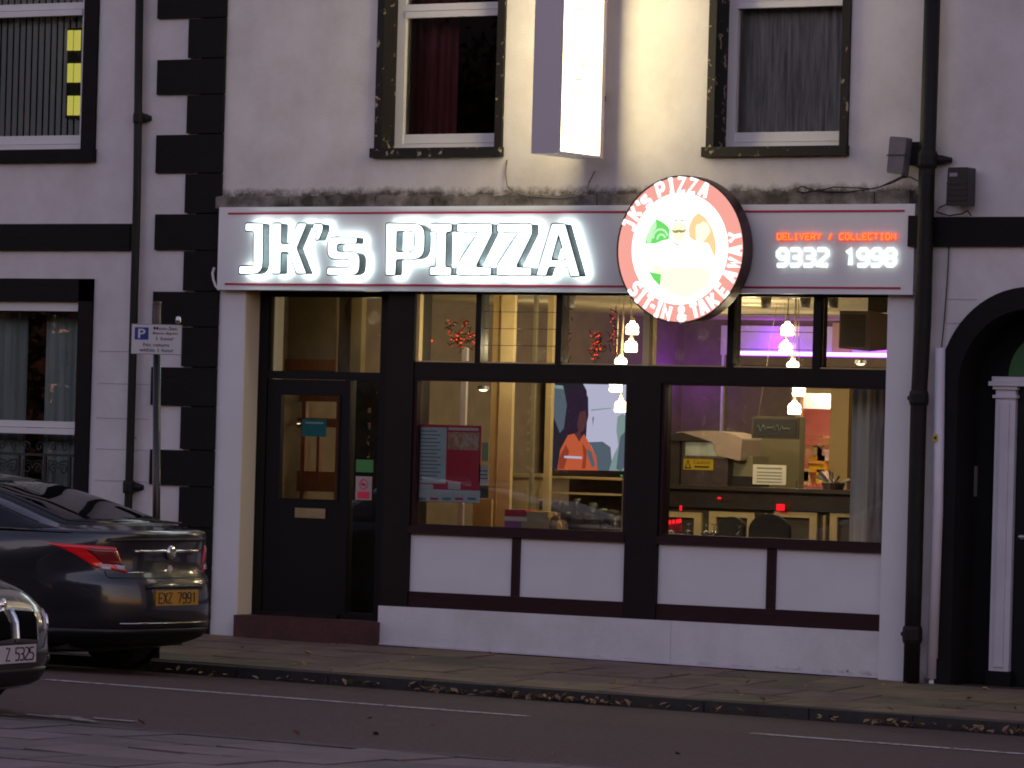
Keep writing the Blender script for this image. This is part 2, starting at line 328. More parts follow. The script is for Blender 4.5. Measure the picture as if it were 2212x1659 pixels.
def slabs(parent, ys, zf, x0, x1, wmin, wmax, mats, seed, nm='flagstone', th=.05, tilt=.004, gap=.007):
    rg = random.Random(seed); cnt = 0
    for a, b in ys:
        x = x0+rg.uniform(-.5, 0)
        while x < x1:
            wd = rg.uniform(wmin, wmax); g = gap; q = [rg.uniform(-tilt, tilt) for _ in range(4)]
            cs = [(x+g, a-g), (x+wd-g, a-g), (x+wd-g, b+g), (x+g, b+g)]
            top = [(p[0], p[1], gz(p[0], zf(p[1]))+q[i]) for i, p in enumerate(cs)]
            MB().hexa(top+[(p[0], p[1], p[2]-th) for p in top]).build(nm, rg.choice(mats), parent); x += wd; cnt += 1
slabs(pave, [(-.02, -.62), (-.62, -1.24), (-1.24, -1.84), (-1.84, KY+.17)], pz, -7.5, 9, .62, .98, ['flag', 'flag', 'flag_b', 'flag_pink'], 3, gap=.012, tilt=.006)
kerb = tag(sheet('kerb', 'mortar', XA, XB, [(KY+.165, -.19), (KY+.02, -.19), (KY+.02, -.28)]), kind='structure')
slabs(kerb, [(KY+.16, KY)], lambda y: -.163, -8, 10, .85, .95, ['kerb_stone'], 5, 'kerbstone', .15, .002)
# near pavement with its kerb
npv = tag(sheet('near_pavement', 'mortar', XA, XB, [(NY-.14, -.035), (-60, .1)]), kind='structure')
npz = lambda y: -.015+(NY-y)*.002
slabs(npv, [(NY-.16-.62*i, NY-.16-.62*(i+1)) for i in range(6)], npz, -.5, 11.5, .6, .95, ['near_flag', 'near_flag_b', 'near_flag'], 11, gap=.012, tilt=.008)
nk = tag(sheet('near_kerb', 'mortar', XA, XB, [(NY, -.20), (NY-.145, -.20), (NY-.146, -.04)]), kind='structure')
slabs(nk, [(NY, NY-.15)], lambda y: -.015, -2, 12, .85, .95, ['kerb_stone'], 6, 'kerbstone', .18, .002)
# centre line dashes: things lying on the road
def dash(a, b, lab):
    mb = MB(); n = 14
    for i in range(n+1):
        x = a+(b-a)*i/n; y = -6.1
        mb.v += [(x, y+.05, gz(x, -.116)), (x, y-.05, gz(x, -.116))]
    for i in range(n): mb.f.append((2*i, 2*i+2, 2*i+3, 2*i+1)); mb.mi.append(0)
    return tag(mb.build('lane_marking', 'road_paint', road))
for a in (-12.3, -6.25, -.19, 5.95, 12.0): dash(a, a+4.33, '')
# worn fragments of an old line near the left
mb = MB()
for px, py, wd in ((215, 1586, .22), (275, 1592, .12), (290, 1599, .2), (62, 1584, .3), (195, 1607, .14), (145, 1600, .08)):
    p = at(px, py, -8.6); x = p.x; y = -8.9+random.uniform(-.25, .25)
    mb.add([(x-wd, y+.03, gz(x-wd, -.140)), (x+wd, y+.02, gz(x+wd, -.140)), (x+wd*.9, y-.03, gz(x+wd*.9, -.140)), (x-wd*.8, y-.02, gz(x-wd*.8, -.140))], [(0, 1, 2, 3)])
mb.build('worn_paint', 'road_paint', road)['kind'] = 'stuff'
# dark seams in the tarmac by the gutter
mat('seam', (.022, .017, .016), .9)
mb = MB()
for y0, b in ((-3.25, -.2235), (-4.0, -.189)):
    pts = [(x*.5-10, y0+.05*sin(x*.37)+.03*sin(x*1.1)) for x in range(44)]
    for (xa, ya), (xb, yb) in zip(pts, pts[1:]):
        zz = lambda x, y: gz(x, (-.255+(KY-y)*.0429 if y > -3.3 else -.225+(-3.3-y)*.0467)+.004)
        mb.add([(xa, ya+.012, zz(xa, ya+.012)), (xb, yb+.012, zz(xb, yb+.012)), (xb, yb-.012, zz(xb, yb-.012)), (xa, ya-.012, zz(xa, ya-.012))], [(0, 1, 2, 3)])
mb.build('tar_seam', 'seam', road)
# fallen leaves
def leaves(name, spots, mats, seed, szr=(.018, .042)):
    rg = random.Random(seed); mb = MB()
    for x, y, z in spots:
        s = rg.uniform(*szr); a = rg.uniform(0, 2*pi); t = rg.uniform(-.2, .7); c = rg.uniform(.1, .5); mi = rg.randrange(len(mats))
        u = Vector((cos(a), sin(a), t)).normalized(); v = Vector((-sin(a), cos(a), rg.uniform(-.4, .4))); nrm = u.cross(v).normalized()
        if nrm.z < 0: nrm = -nrm
        P = Vector((x, y, z+.008+s*abs(t)*.5))
        cpt = [P-u*s, P-u*s*.3+v*s*.55+nrm*s*c, P+u*s*.4+v*s*.45+nrm*s*c, P+u*s*1.1+nrm*s*.2, P+u*s*.4-v*s*.45+nrm*s*c, P-u*s*.3-v*s*.55+nrm*s*c, P+nrm*.0]
        mb.add(cpt, [(6, 0, 1), (6, 1, 2), (6, 2, 3), (6, 3, 4), (6, 4, 5), (6, 5, 0)], mi)
    o = mb.build(name, mats); return tag(o, kind='stuff')
rg = random.Random(21); sp = []
for cx, wd, n in ((-1.2, .8, 14), (.1, .5, 18), (1.2, .5, 34), (2.05, .55, 54), (2.5, .3, 26), (3.5, 1.2, 18), (5.0, .8, 34), (6.1, .8, 42), (7.2, 1.2, 40), (8.5, 1.5, 30)):
    for _ in range(n):
        x = rg.gauss(cx, wd*.6); y = KY-.03-abs(rg.gauss(0, .07)); sp.append((x, y, gz(x, -.252)+rg.uniform(0, .035)))
tag(leaves('gutter_leaves', sp, ['leaf_tan', 'leaf_yellow', 'leaf_tan'], 4), 'dry tan leaves drifted along the gutter under the kerb', 'leaves')
sp = []
for _ in range(46):
    x = rg.uniform(-3, 8); y = rg.uniform(KY+.1, -.15); sp.append((x, y, gz(x, pz(y))+.003))
tag(leaves('pavement_leaves', sp, ['leaf_tan', 'leaf_yellow'], 5, (.02, .04)), 'few dry leaves scattered over the pavement slabs before the shop', 'leaves')
sp = [(rg.uniform(2, 9), rg.uniform(-10, -7), 0) for _ in range(14)]
tag(leaves('road_leaves', [(x, y, gz(x, -.15)) for x, y, z in sp], ['leaf_tan'], 6, (.02, .04)), 'few dry leaves scattered over the dark road', 'leaves')

# ---------------------------------------------------------------- walls of the buildings
ZT = 6.6
XL = X_(484, 330); XR = X_(1996, 330)                     # ends of the pizza building
print('XL XR', XL, XR, 'ledge', Zledge)
mainb = thing('white_building', 'white rendered building over the pizza shop, dirty ledge above its sign', 'building')
def sash(parent, outer, rev, mats=('black_chipped', 'upvc'), face=.075, sillh=.085, sill=True, mid=None, wf=.085, facade=0., sill_l=None):
    """outer: architrave outer rectangle x0,x1,z0,z1; returns the glass rectangle and its depth"""
    x0, x1, z0, z1 = outer; w_ = thing_part('window', parent)
    for a, b in ((x0, x0+face), (x1-face, x1)): MB().box(a, b, facade-.03, facade+rev, z0+sillh, z1).build('surround', mats[0], w_)
    if sill: MB().box(x0-.05 if sill_l is None else sill_l, x1+.01, facade-.06, facade+rev, z0, z0+sillh-.002).build('sill', mats[0], w_)
    a, b, c, d = x0+face+.001, x1-face-.001, z0+sillh, z1-.001
    f = MB(); yf, yb = facade+rev-.06, facade+rev+.0
    f.box(a, a+wf, yf, yb, c, d); f.box(b-wf, b, yf, yb, c, d); f.box(a+wf, b-wf, yf, yb, c, c+.05); f.box(a+wf, b-wf, yf+.012, yb, c+.055, c+.135)
    if mid: f.box(a+wf, b-wf, yf-.012, yb, mid, mid+.055); f.box(a+wf, b-wf, yf, yb, mid+.06, mid+.12)
    f.build('frame', mats[1], w_)
    MB().box(a+wf, b-wf, yb-.02, yb-.015, c+.05, d).build('pane', 'window_glass', w_)
    return w_, (a+wf, b-wf, c+.13, d), facade+rev
def thing_part(name, parent):
    o = bpy.data.objects.new(name, None); C.objects.link(o); o.parent = parent; o.empty_display_size = .05; return o
def curtain(name, m, parent, x0, x1, z0, z1, y, amp=.03, wl=.11, n=None):
    n = n or max(8, int((x1-x0)/.012)); mb = MB()
    for i in range(n+1):
        x = x0+(x1-x0)*i/n; yy = y+amp*sin(2*pi*x/wl)+amp*.4*sin(2*pi*x/(wl*.37)+1)
        mb.v += [(x, yy, z0), (x, yy, z1), (x, yy+.004, z1), (x, yy+.004, z0)]
    for i in range(n):
        b = 4*i
        mb.f += [(b, b+4, b+5, b+1), (b+3, b+2, b+6, b+7)]; mb.mi += [0, 0]
    return mb.build(name, m, parent, smooth=True)

w1 = (X_(816, 160), X_(1091, 160), Z_(950, 340), ZT-.4); w2 = (X_(1532, 160), X_(1837, 160), Z_(1680, 338), ZT-.4)
SHOPTOP = Z_(1200, 440)
holed_wall('wall', 'main_render', mainb, XL, XR, SHOPTOP-.02, ZT, [(w1[0]+.01, w1[1]-.01, w1[2]+.03, w1[3]), (w2[0]+.01, w2[1]-.01, w2[2]+.03, w2[3])], 0, .4)
_, g1, yg = sash(mainb, w1, .24, mid=Z_(970, 37, .2), sill_l=X_(806, 330))
_, g2, yg = sash(mainb, w2, .24, mid=Z_(1700, 16, .2), sill_l=X_(1522, 330))
# upstairs rooms: dark boxes behind each window, with curtains
def room(name, parent, x0, x1, z0, z1, y0, y1, m='dark_room'):
    mb = MB(); v = [(x, y, z) for z in (z0, z1) for y in (y0, y1) for x in (x0, x1)]
    mb.add(v, [(0, 2, 3, 1), (4, 5, 7, 6), (2, 6, 7, 3), (0, 4, 6, 2), (1, 3, 7, 5)]); return mb.build(name, m, parent)
room('room_shell', mainb, w1[0]-.3, w1[1]+.3, w1[2], w1[3], .405, 3); room('room_shell', mainb, w2[0]-.3, w2[1]+.3, w2[2], w2[3], .405, 3)
t = thing('red_curtain', 'dark red curtain drawn to the left behind the left upstairs window', 'curtain')
xc0 = X_(896, 160, .4); curtain('fabric', 'red_curtain', t, xc0-.2, X_(990, 160, .42), w1[2]+.02, w1[3], .44, .03, .13)
t = thing('net_curtain', 'grey net curtain filling the right upstairs window', 'curtain')
curtain('fabric', 'net_curtain', t, g2[0]-.08, g2[1]+.1, w2[2]+.02, w2[3], .33, .012, .07)
# stone ledge over the fascia with rubble texture
lx0, lx1 = X_(476, 435), X_(1975, 425)
rg = random.Random(9); x = lx0
while x < lx1:
    L = min(rg.uniform(.55, 1.1), lx1-x)
    if lx1-x-L < .2: L = lx1-x
    z1 = Z_(1200, 419)+rg.uniform(-.012, .012)
    mb = MB(); n = 8; top = []
    for i in range(n+1): top.append((x+.004+(L-.008)*i/n, z1+rg.uniform(-.012, .01)))
    pts = [(x+.004, SHOPTOP-.03)]+top[0:1]+top[1:]+[(x+L-.004, SHOPTOP-.03)]
    poly(pts, -.075+rg.uniform(-.008, .008), .0).build('ledge_stone', 'ledge_stone', mainb); x += L

# left neighbour
leftb = thing('grey_white_building', 'left neighbouring building with black band, black window surrounds and black corner quoins', 'building')
XQ = XL
lw1 = (X_(-200, 200), X_(212, 160), Z_(100, 351), ZT-.3); lw2 = (X_(-200, 900), X_(200, 760), .15, Z_(100, 602))
wl = holed_wall('wall', 'side_render', leftb, -9.5, XQ-.002, -.3, ZT, [(lw1[0], lw1[1]-.01, lw1[2]+.03, lw1[3]), (lw2[0], lw2[1]-.01, lw2[2]+.03, lw2[3]-.02)], 0, .4)
_, lg1, _ = sash(leftb, lw1, .12, mats=('black_masonry', 'upvc'), face=.16, sillh=.12, mid=Z_(90, 36, .08), sill_l=-9)
wn, lg2, _ = sash(leftb, lw2, .12, mats=('black_masonry', 'upvc'), face=.16, sill=False, mid=Z_(80, 937, .1), wf=.04)
MB().box(lw2[0], lw2[1], -.03, .12, lw2[3]-.0-(Z_(100, 602)-Z_(100, 650)), lw2[3]).build('lintel', 'black_masonry', wn)
MB().box(lw2[0], lw2[1]-.165, .03, .12, Z_(80, 672, .1), Z_(80, 651, .1)).build('head_rail', 'upvc', wn)
room('room_shell', leftb, lw1[0], lw1[1]+.3, lw1[2], lw1[3], .405, 3); room('room_shell', leftb, lw2[0], lw2[1]+.3, lw2[2], lw2[3], .405, 3)
MB().box(-9.5, X_(285, 510), -.04, .001, Z_(140, 541), Z_(140, 484)).build('string_course', 'black_masonry', leftb)
blocks = [(345, -45, 38), (412, 40, 124), (343.5, 127, 201), (408.5, 205, 286), (341, 290, 372), (404.5, 375, 458), (338.5, 462, 540), (401, 542, 628), (334, 630, 705),
          (397, 707, 792), (330, 794, 878), (394.5, 879, 971), (327, 973, 1051), (391, 1052, 1139), (325, 1141, 1225), (388, 1227, 1310), (322, 1312, 1392)]
mbq = None; zprev = None
zs = [Z_(440, b[1]) for b in blocks]+[-.3]
xlong = X_(340, 400)-.02; xshort = X_(405, 400)-.015
for i, (px, a, b) in enumerate(blocks):
    xl = X_(px, (a+b)/2); o = -.032-.004*(i % 2)
    MB().box(xl, XQ-.003, o, -.001, zs[i+1]+.008, zs[i]-.004).build('quoin', 'black_masonry', leftb)
MB().box(XQ-.28, XQ-.01, -.012, -.0005, -.3, ZT).build('quoin_backing', 'black_masonry', leftb)
# vertical blinds and the glowing yellow panels set at them
vb = thing('vertical_blind', 'grey vertical slat blind across the top left window', 'blind')
xr_ = lg1[1]+.02; nsl = 22
for i in range(nsl):
    x = xr_-.02-i*.0745
    MB().hexa([(x-.020, .20, lw1[2]+.15), (x+.013, .225, lw1[2]+.15), (x+.013, .225, ZT-.4), (x-.020, .20, ZT-.4), (x-.020, .203, lw1[2]+.15), (x+.013, .228, lw1[2]+.15), (x+.013, .228, ZT-.4), (x-.020, .203, ZT-.4)]).build('slat', 'slat_fabric', vb)
lp = thing('yellow_panels', 'yellow panels, two columns of three, glowing at the top left blind', 'light')
for px0, px1 in ((146, 157.5), (160, 174)):
    for py0, py1 in ((65.5, 109), (137, 178), (207, 249)):
        a, b, c, d = rect(px0, py0, px1, py1, .16); MB().box(a, b, .155, .165, c, d).build('lit_panel', 'yellow_pane', lp)
MB().box(rect(144, 60, 176, 255, .17)[0], rect(144, 60, 176, 255, .17)[1], .17, .18, rect(144, 60, 176, 255, .17)[2], rect(144, 60, 176, 255, .17)[3]).build('backing', 'dark_room', lp)
for a, b, lab in ((-60, 60, 'left grey curtain behind the lower left window, beside the frame edge'), (97, 190, 'right grey curtain behind the lower left window, nearest the drainpipe')):
    t = thing('curtain', lab, 'curtain'); curtain('fabric', 'curtain_grey', t, X_(a, 800, .35), X_(b, 800, .35), .2, lw2[3], .35, .02, .16)
# scroll railing
ra = thing('window_railing', 'black wrought iron scroll railing across the lower left window', 'railing')
yr = .02; zt = Z_(80, 982, yr); x1r = X_(162, 1000, yr); x0r = x1r-2.2
MB().box(x0r, x1r, yr-.012, yr+.012, zt-.012, zt+.012).build('rail', 'iron', ra)
MB().box(x0r, x1r, yr-.01, yr+.01, zt-.52, zt-.50).build('rail', 'iron', ra)
def spiral(cx, cz, r, d, turns=1.4, sgn=1): return [(cx+sgn*d*r*(1-t/1.25)*cos(turns*2*pi*t), yr, cz+r*(1-t/1.25)*sin(turns*2*pi*t)) for t in [i/22 for i in range(23)]]
k = 0; x = x1r-.06
while x > x0r+.3:
    if k % 2 == 0: MB().box(x-.012, x+.012, yr-.01, yr+.01, zt-.5, zt-.012).build('bar', 'iron', ra)
    w_ = .27; cx = x-w_/2
    mb = MB()
    for sg in (1, -1):
        for cz in (zt-.13, zt-.36): mb.tube(spiral(cx+sg*.058, cz, .055, -sg), .006, 5)
        mb.tube(spiral(cx+sg*.075, zt+.075, .05, sg, 1.3), .006, 5)
        mb.tube([(cx+sg*.11, yr, zt-.05), (cx+sg*.118, yr, zt-.25), (cx+sg*.11, yr, zt-.48)], .006, 5)
        mb.tube([(cx+sg*.002, yr, zt-.08), (cx+sg*.03, yr, zt-.06), (cx+sg*.11, yr, zt-.05)], .006, 5)
    mb.build('scroll', 'iron', ra); x -= w_+.03; k += 1
    if k % 2 == 1: MB().box(x-.0, x+.024, yr-.01, yr+.01, zt-.5, zt-.012).build('bar', 'iron', ra)

# right neighbour with the arch
rightb = thing('arched_building', 'right neighbouring lilac-white building with black band and black arched doorway', 'building')
AC = at(2226, 838); R1, R2 = .815, .64; ax, az = AC.x, AC.z; zb = -.14
pts = [(XR+.002, zb-.15), (XR+.002, ZT), (9., ZT), (9., zb-.15)]
arch_in = [(ax-R2, zb-.15+.001)]+[(ax+R2*cos(a), az+R2*sin(a)) for a in [pi-pi*i/28 for i in range(29)]]+[(ax+R2, zb-.15+.001)]
# wall outline with the doorway notch cut from below
outl = [(XR+.002, zb-.15), (XR+.002, ZT), (9., ZT), (9., zb-.15)]+[(ax+R2, zb-.15)]+[(ax+R2*cos(a), az+R2*sin(a)) for a in [pi*i/28 for i in range(29)]]+[(ax-R2, zb-.15)]
poly(outl, 0, .36).build('wall', 'side_render', rightb)
ring = [(ax-R1, zb-.1)]+[(ax+R1*cos(a), az+R1*sin(a)) for a in [pi-pi*i/32 for i in range(33)]]+[(ax+R1, zb-.1), (ax+R2-.004, zb-.1)]+[(ax+(R2-.004)*cos(a), az+(R2-.004)*sin(a)) for a in [pi*i/28 for i in range(29)]]+[(ax-R2+.004, zb-.1)]
poly(ring, -.035, .37).build('arch_surround', 'black_masonry', rightb)
bx = rect(2019, 1421, 2052, 1487, -.06); MB().box(X_(2019, 1450, -.05), ax-R2+.02, -.06, .1, zb-.1, Z_(2035, 1423, -.06)).build('plinth_block', 'black_masonry', rightb)
MB().box(X_(2014, 500), 9., -.045, .001, Z_(2120, 532), Z_(2120, 469)).build('string_course', 'black_masonry', rightb)
MB().box(X_(1962, 500, -.12), X_(1985, 500, -.12), -.13, .0, Z_(1970, 533, -.1), Z_(1970, 466, -.1)).build('string_course_end', 'black_masonry', mainb)
YD = .34
dr = thing('arched_doorway', 'dark door under green fanlight inside the black arch, white pilasters either side', 'door')
pl0, pl1 = X_(2147, 1100, YD-.04), X_(2190, 1100, YD-.04); zc_ = Z_(2180, 834, YD); dcx = 2*ax-(pl0+pl1)/2
for s in (0, 1):
    a, b = (pl0, pl1) if s == 0 else (2*ax-pl1, 2*ax-pl0)
    mb = MB(); mb.box(a, b, YD-.06, YD+.02, Z_(2160, 1449, YD), zc_); mb.box(a+.05, b-.05, YD-.075, YD-.06, Z_(2160, 1440, YD), zc_-.14); mb.box(a-.02, b+.02, YD-.08, YD+.02, zc_-.1, zc_-.075); mb.box(a-.02, b+.02, YD-.08, YD+.02, zc_-.03, zc_-.002)
    mb.build('pilaster', 'plastic_white', dr)
    MB().box(a-.02, b+.03, YD-.09, YD+.02, zb-.12, Z_(2160, 1449, YD)-.002).build('pilaster_base', 'black_masonry', dr)
mb = MB(); mb.box(pl0-.05, 2*ax-pl0+.05, YD-.1, YD+.02, zc_, zc_+.035); mb.box(pl0-.03, 2*ax-pl0+.03, YD-.08, YD+.02, zc_+.037, zc_+.075); mb.build('cornice', 'plastic_white', dr)
fr = .36; zf = zc_+.08; fx = 2*ax-(pl0+pl1)/2*1; fx = ax
mat('green_glass', (.06, .15, .06), .2); 
poly([(ax+fr*cos(a), zf+fr*sin(a)) for a in [pi*i/24 for i in range(25)]], YD-.02, YD-.01).build('fanlight', 'green_glass', dr)
MB().box(ax-R2+.005, ax+R2-.005, YD, YD+.01, zb-.1, az+R2).build('reveal_board', 'black_masonry', dr)
MB().box(pl1+.01, 2*ax-pl1-.01, YD-.03, YD-.002, zb-.05, zc_-.005).build('door_leaf', 'door_black', dr)
hp = at(2206, 1160, YD-.05); MB().tube([(hp.x-.02, hp.y, hp.z), (hp.x+.05, hp.y, hp.z)], .014, 8).tube([(hp.x+.01, hp.y+.03, hp.z), (hp.x+.01, hp.y-.01, hp.z)], .02, 8).build('handle', 'steel', dr)
a, b, c, d = rect(2104, 1007, 2133, 1073, .1)
nt_ = thing('notice_plate', 'faint grey notice plate fixed inside the black arch', 'notice')
jx = ax-R2+.006; p0 = atx(2104, 1040, jx); p1 = atx(2132, 1040, jx)
MB().box(jx, jx+.006, p0.y, p1.y, Z_(2118, 1073, .15), Z_(2118, 1007, .15)).build('plate', 'grey_plastic', nt_)
# faint block joints scored in the neighbours' render
mat('scored_joint', (.36, .33, .34), .9)
for wall_, xa, xb, levels in ((leftb, X_(205, 900)+.02, X_(322, 900), (1250//10*10-420, 905, 972, 1040, 760)), (rightb, X_(2052, 900), X_(2212, 900), (700, 648)),):
    mb = MB()
    for py in levels:
        z = Z_((260 if wall_ is leftb else 2100), py)
        x2 = xb if wall_ is leftb else ax-R1 if z < az else ax-.5
        mb.box(xa if wall_ is leftb else XR+.25, x2, -.0025, 0, z, z+.006)
    mb.build('scored_joint', 'scored_joint', wall_)

# ---------------------------------------------------------------- shopfront
shop = thing('shopfront', 'white panelled shopfront of the pizza shop with dark timber framing', 'shopfront')
FB = Z_(1200, 632)                                        # underside of fascia
# step
sx0, sx1 = X_(507, 1350, -.05), X_(812, 1360, -.05); zst = Z_(660, 1336, -.05)
MB().box(sx0, sx1, -.07, .6, -.15, zst).build('step', 'step_red', shop)
pL0, pL1 = X_(465, 1000), X_(520, 1000); pR0, pR1 = X_(1909, 1000), X_(1965, 1000)
YW, YG, YDR = .05, .10, .25
zbL, zbR = Z_(480, 1374), Z_(1930, 1473)
MB().box(pL0, pL1, 0, .6, zbL, FB).build('pilaster', 'white_board', shop)
mat('reveal_lit_tint', (.86, .74, .52), .5)  # cream tint carries the warm light falling on the door reveal
MB().box(pL1, pL1+.006, .006, .218, zst, FB-.002).build('reveal_lit_sheet', 'reveal_lit_tint', shop)
MB().box(pR0, pR1, 0, .6, zbR, FB).build('pilaster', 'white_board', shop)
MB().box(pL0-.002, pL1-.002, -.006, -.0005, zbL, zbL+.14).build('skirting', 'white_board', shop)
xs0 = X_(815, 1340); zpt = Z_(1350, 1336, .01)
# plinth boards (two, with a joint) follow the falling pavement
xj = X_(1447, 1400); 
for a, b in ((xs0, xj-.002), (xj+.002, pR0-.003)):
    za, zb2 = gz(a, -.058), gz(b, -.058)
    MB().hexa([(a, .01, za), (b, .01, zb2), (b, .01, zpt), (a, .01, zpt), (a, .3, za), (b, .3, zb2), (b, .3, zpt), (a, .3, zpt)]).build('plinth_board', 'plinth_white', shop)
    MB().hexa([(a, .0, za), (b, .0, zb2), (b, .0, zb2+.018), (a, .0, za+.018), (a, .009, za), (b, .009, zb2), (b, .009, zb2+.018), (a, .009, za+.018)]).build('plinth_trim', 'plastic_white', shop)
xA0, xA1 = X_(832, 1000, YW), X_(890, 1000, YW)           # wide post beside the door
xM0, xM1 = X_(1356, 1000, YW), X_(1426, 1000, YW)         # middle post
zTb0, zTb1 = Z_(1380, 826, YW), Z_(1380, 790, YW)         # transom bar
zsA = Z_(1120, 1145, YW); zsB = Z_(1660, 1170, YW); zp0 = zpt
zSill = Z_(1380, 1156, YW)
MB().box(xA0, xA1, YW-.02, .3, zp0+.0, FB).build('post', 'dark_timber', shop)
MB().box(xM0, xM1, YW-.02, .22, zp0+.0, zTb0-.001).build('post', 'dark_timber', shop)
MB().box(xA1+.001, pR0-.002, YW-.01, .2, zTb0, zTb1).build('transom_bar', 'dark_timber', shop)
MB().box(xA1+.001, xM0-.001, YW-.03, .24, zSill-.065, zSill).build('sill_rail', 'mahogany', shop)
MB().box(xM1+.001, pR0-.002, YW-.03, .24, zSill-.065, zSill).build('sill_rail', 'mahogany', shop)
MB().box(xA1+.001, xM0-.001, YW-.005, .2, zp0, Z_(1120, 1289, YW)).build('bottom_rail', 'mahogany', shop)
MB().box(xM1+.001, pR0-.002, YW-.005, .2, zp0, Z_(1660, 1316, YW)).build('bottom_rail', 'mahogany', shop)
zb_ = Z_(1120, 1289, YW); zb3 = Z_(1660, 1316, YW)
for a, b, z in ((X_(1105, 1220, YW), X_(1122, 1220, YW), zb_), (X_(1656, 1240, YW), X_(1675, 1240, YW), zb3)):
    MB().box(a, b, YW-.004, .2, z+.001, zSill-.066).build('riser_muntin', 'mahogany', shop)
mx1, mx2 = (X_(1105, 1220, YW), X_(1122, 1220, YW)), (X_(1656, 1240, YW), X_(1675, 1240, YW))
for a, b, z in ((xA1, mx1[0], zb_), (mx1[1], xM0, zb_), (xM1, mx2[0], zb3), (mx2[1], pR0, zb3)):
    MB().box(a+.002, b-.002, YW+.015, .15, z+.001, zSill-.066).build('riser_panel', 'white_board', shop)
# window frames + panes
def win(x0, x1, z0, z1, fwid, m='mahogany', nm='window'):
    g = thing_part(nm, shop); f = MB(); f.box(x0, x0+fwid, YW, YG+.03, z0, z1); f.box(x1-fwid, x1, YW, YG+.03, z0, z1); f.box(x0+fwid, x1-fwid, YW, YG+.03, z0, z0+fwid*.6); f.box(x0+fwid, x1-fwid, YW, YG+.03, z1-fwid*.6, z1)
    f.build('frame', m, g); MB().box(x0+fwid, x1-fwid, YG, YG+.006, z0+fwid*.6, z1-fwid*.6).build('pane', 'window_glass', g); return g
win(xA1+.002, xM0-.002, zSill+.001, zTb0-.001, .035); win(xM1+.002, pR0-.003, zSill+.001, zTb0-.001, .03)
# transom lights with muntins
def px(v, y=715, Y=YW): return X_(v, y, Y)
mun = [(px(1027), px(1039), 'dark_timber'), (px(1200), px(1213), 'dark_timber'), (px(1389), px(1403), 'cream_paint'), (px(1571), px(1585), 'dark_timber'), (px(1756), px(1772), 'dark_timber')]
MB().box(xA1+.001, X_(877, 715, YW), YW+.01, .16, zTb1+.001, FB).build('muntin', 'cream_paint', shop)
for a, b, m_ in mun: MB().box(a, b, YW, .17, zTb1+.001, FB).build('muntin', m_, shop)
edges = [X_(877, 715, YW)]+[v for a, b, _ in mun for v in (a, b)]+[pR0-.003]
for i in range(0, len(edges), 2):
    a, b = edges[i]+.001, edges[i+1]-.001; g = thing_part('transom_light', shop)
    MB().box(a, b, YW+.01, .14, FB-.02, FB-.001).build('head', 'dark_timber', g); MB().box(a, b, YW+.01, .14, zTb1+.001, zTb1+.012).build('bead', 'gold_trim', g)
    if i in (2, 8):      # louvre lights: four glass blades
        H = FB-.02-zTb1-.012
        for k in range(4):
            z0 = zTb1+.012+H*k/4; z1 = z0+H/4-.004
            MB().box(a, b, YG, YG+.005, z0, z1).build('louvre_blade', 'window_glass', g); MB().box(a, b, YG-.006, YG+.01, z1, z1+.005).build('blade_edge', 'print_black', g) if k < 3 else None
    else: MB().box(a, b, YG, YG+.005, zTb1+.012, FB-.02).build('pane', 'window_glass', g)
# underside and back lining of the fascia void
MB().box(pL0, pR1, .0, .3, FB+.001, SHOPTOP-.03).build('fascia_backing', 'dark_timber', shop)

# door set
dx0, dx1 = pL1, xA0
dset = thing_part('door_frame', shop); YF0, YF1 = YDR-.03, YDR+.06
zd1 = Z_(700, 820, YDR); zd1t = Z_(700, 803, YDR); zhead = Z_(700, 642, YDR)
jl = X_(576, 1000, YDR); dl1 = X_(745, 1000, YDR); sl0, sl1 = X_(757, 1000, YDR), X_(819, 1000, YDR)
mb = MB(); mb.box(dx0, jl, YF0, YF1, zst, FB); mb.box(dl1, sl0, YF0, YF1, zst, zd1-.001); mb.box(sl1, dx1, YF0, YF1, zst, FB); mb.box(jl+.0005, sl1-.0005, YF0, YF1, zd1, zd1t); mb.box(jl+.0005, sl1-.0005, YF0, YF1, zhead, FB)
mb.box(sl0, sl1, YF0, YF1, zst, zst+.06); mb.build('frame', 'door_black', dset)
MB().box(jl, sl1, YDR, YDR+.006, zd1t, zhead).build('transom_pane', 'window_glass', dset)
MB().box(sl0, sl1, YDR, YDR+.006, zst+.06, zd1).build('side_pane', 'window_glass', dset)
door = thing_part('door', shop); gx0, gx1, gz0, gz1 = rect(605, 850, 737, 1082, YDR)
mb = MB(); mb.box(jl+.004, gx0, YF0+.01, YF1-.01, zst+.012, zd1-.004); mb.box(gx1, dl1-.004, YF0+.01, YF1-.01, zst+.012, zd1-.004); mb.box(gx0, gx1, YF0+.01, YF1-.01, gz1, zd1-.004); mb.box(gx0, gx1, YF0+.01, YF1-.01, zst+.012, gz0)
mb.build('leaf', 'door_black', door)
mb = MB(); q = .018
mb.box(gx0, gx0+q, YF0+.002, YF0+.01, gz0, gz1); mb.box(gx1-q, gx1, YF0+.002, YF0+.01, gz0, gz1); mb.box(gx0+q, gx1-q, YF0+.002, YF0+.01, gz0, gz0+q); mb.box(gx0+q, gx1-q, YF0+.002, YF0+.01, gz1-q, gz1); mb.build('bead', 'door_black', door)
MB().box(gx0, gx1, YDR, YDR+.006, gz0, gz1).build('pane', 'window_glass', door)
a, b, c, d = rect(639, 1098, 704, 1119, YDR-.02)
lb = MB().box(a, b, YF0-.005, YF0+.008, c, d).build('letterbox', 'brass', door); MB().box(a+.03, b-.03, YF0-.009, YF0-.005, c+.02, d-.02).build('flap', 'brass', lb)
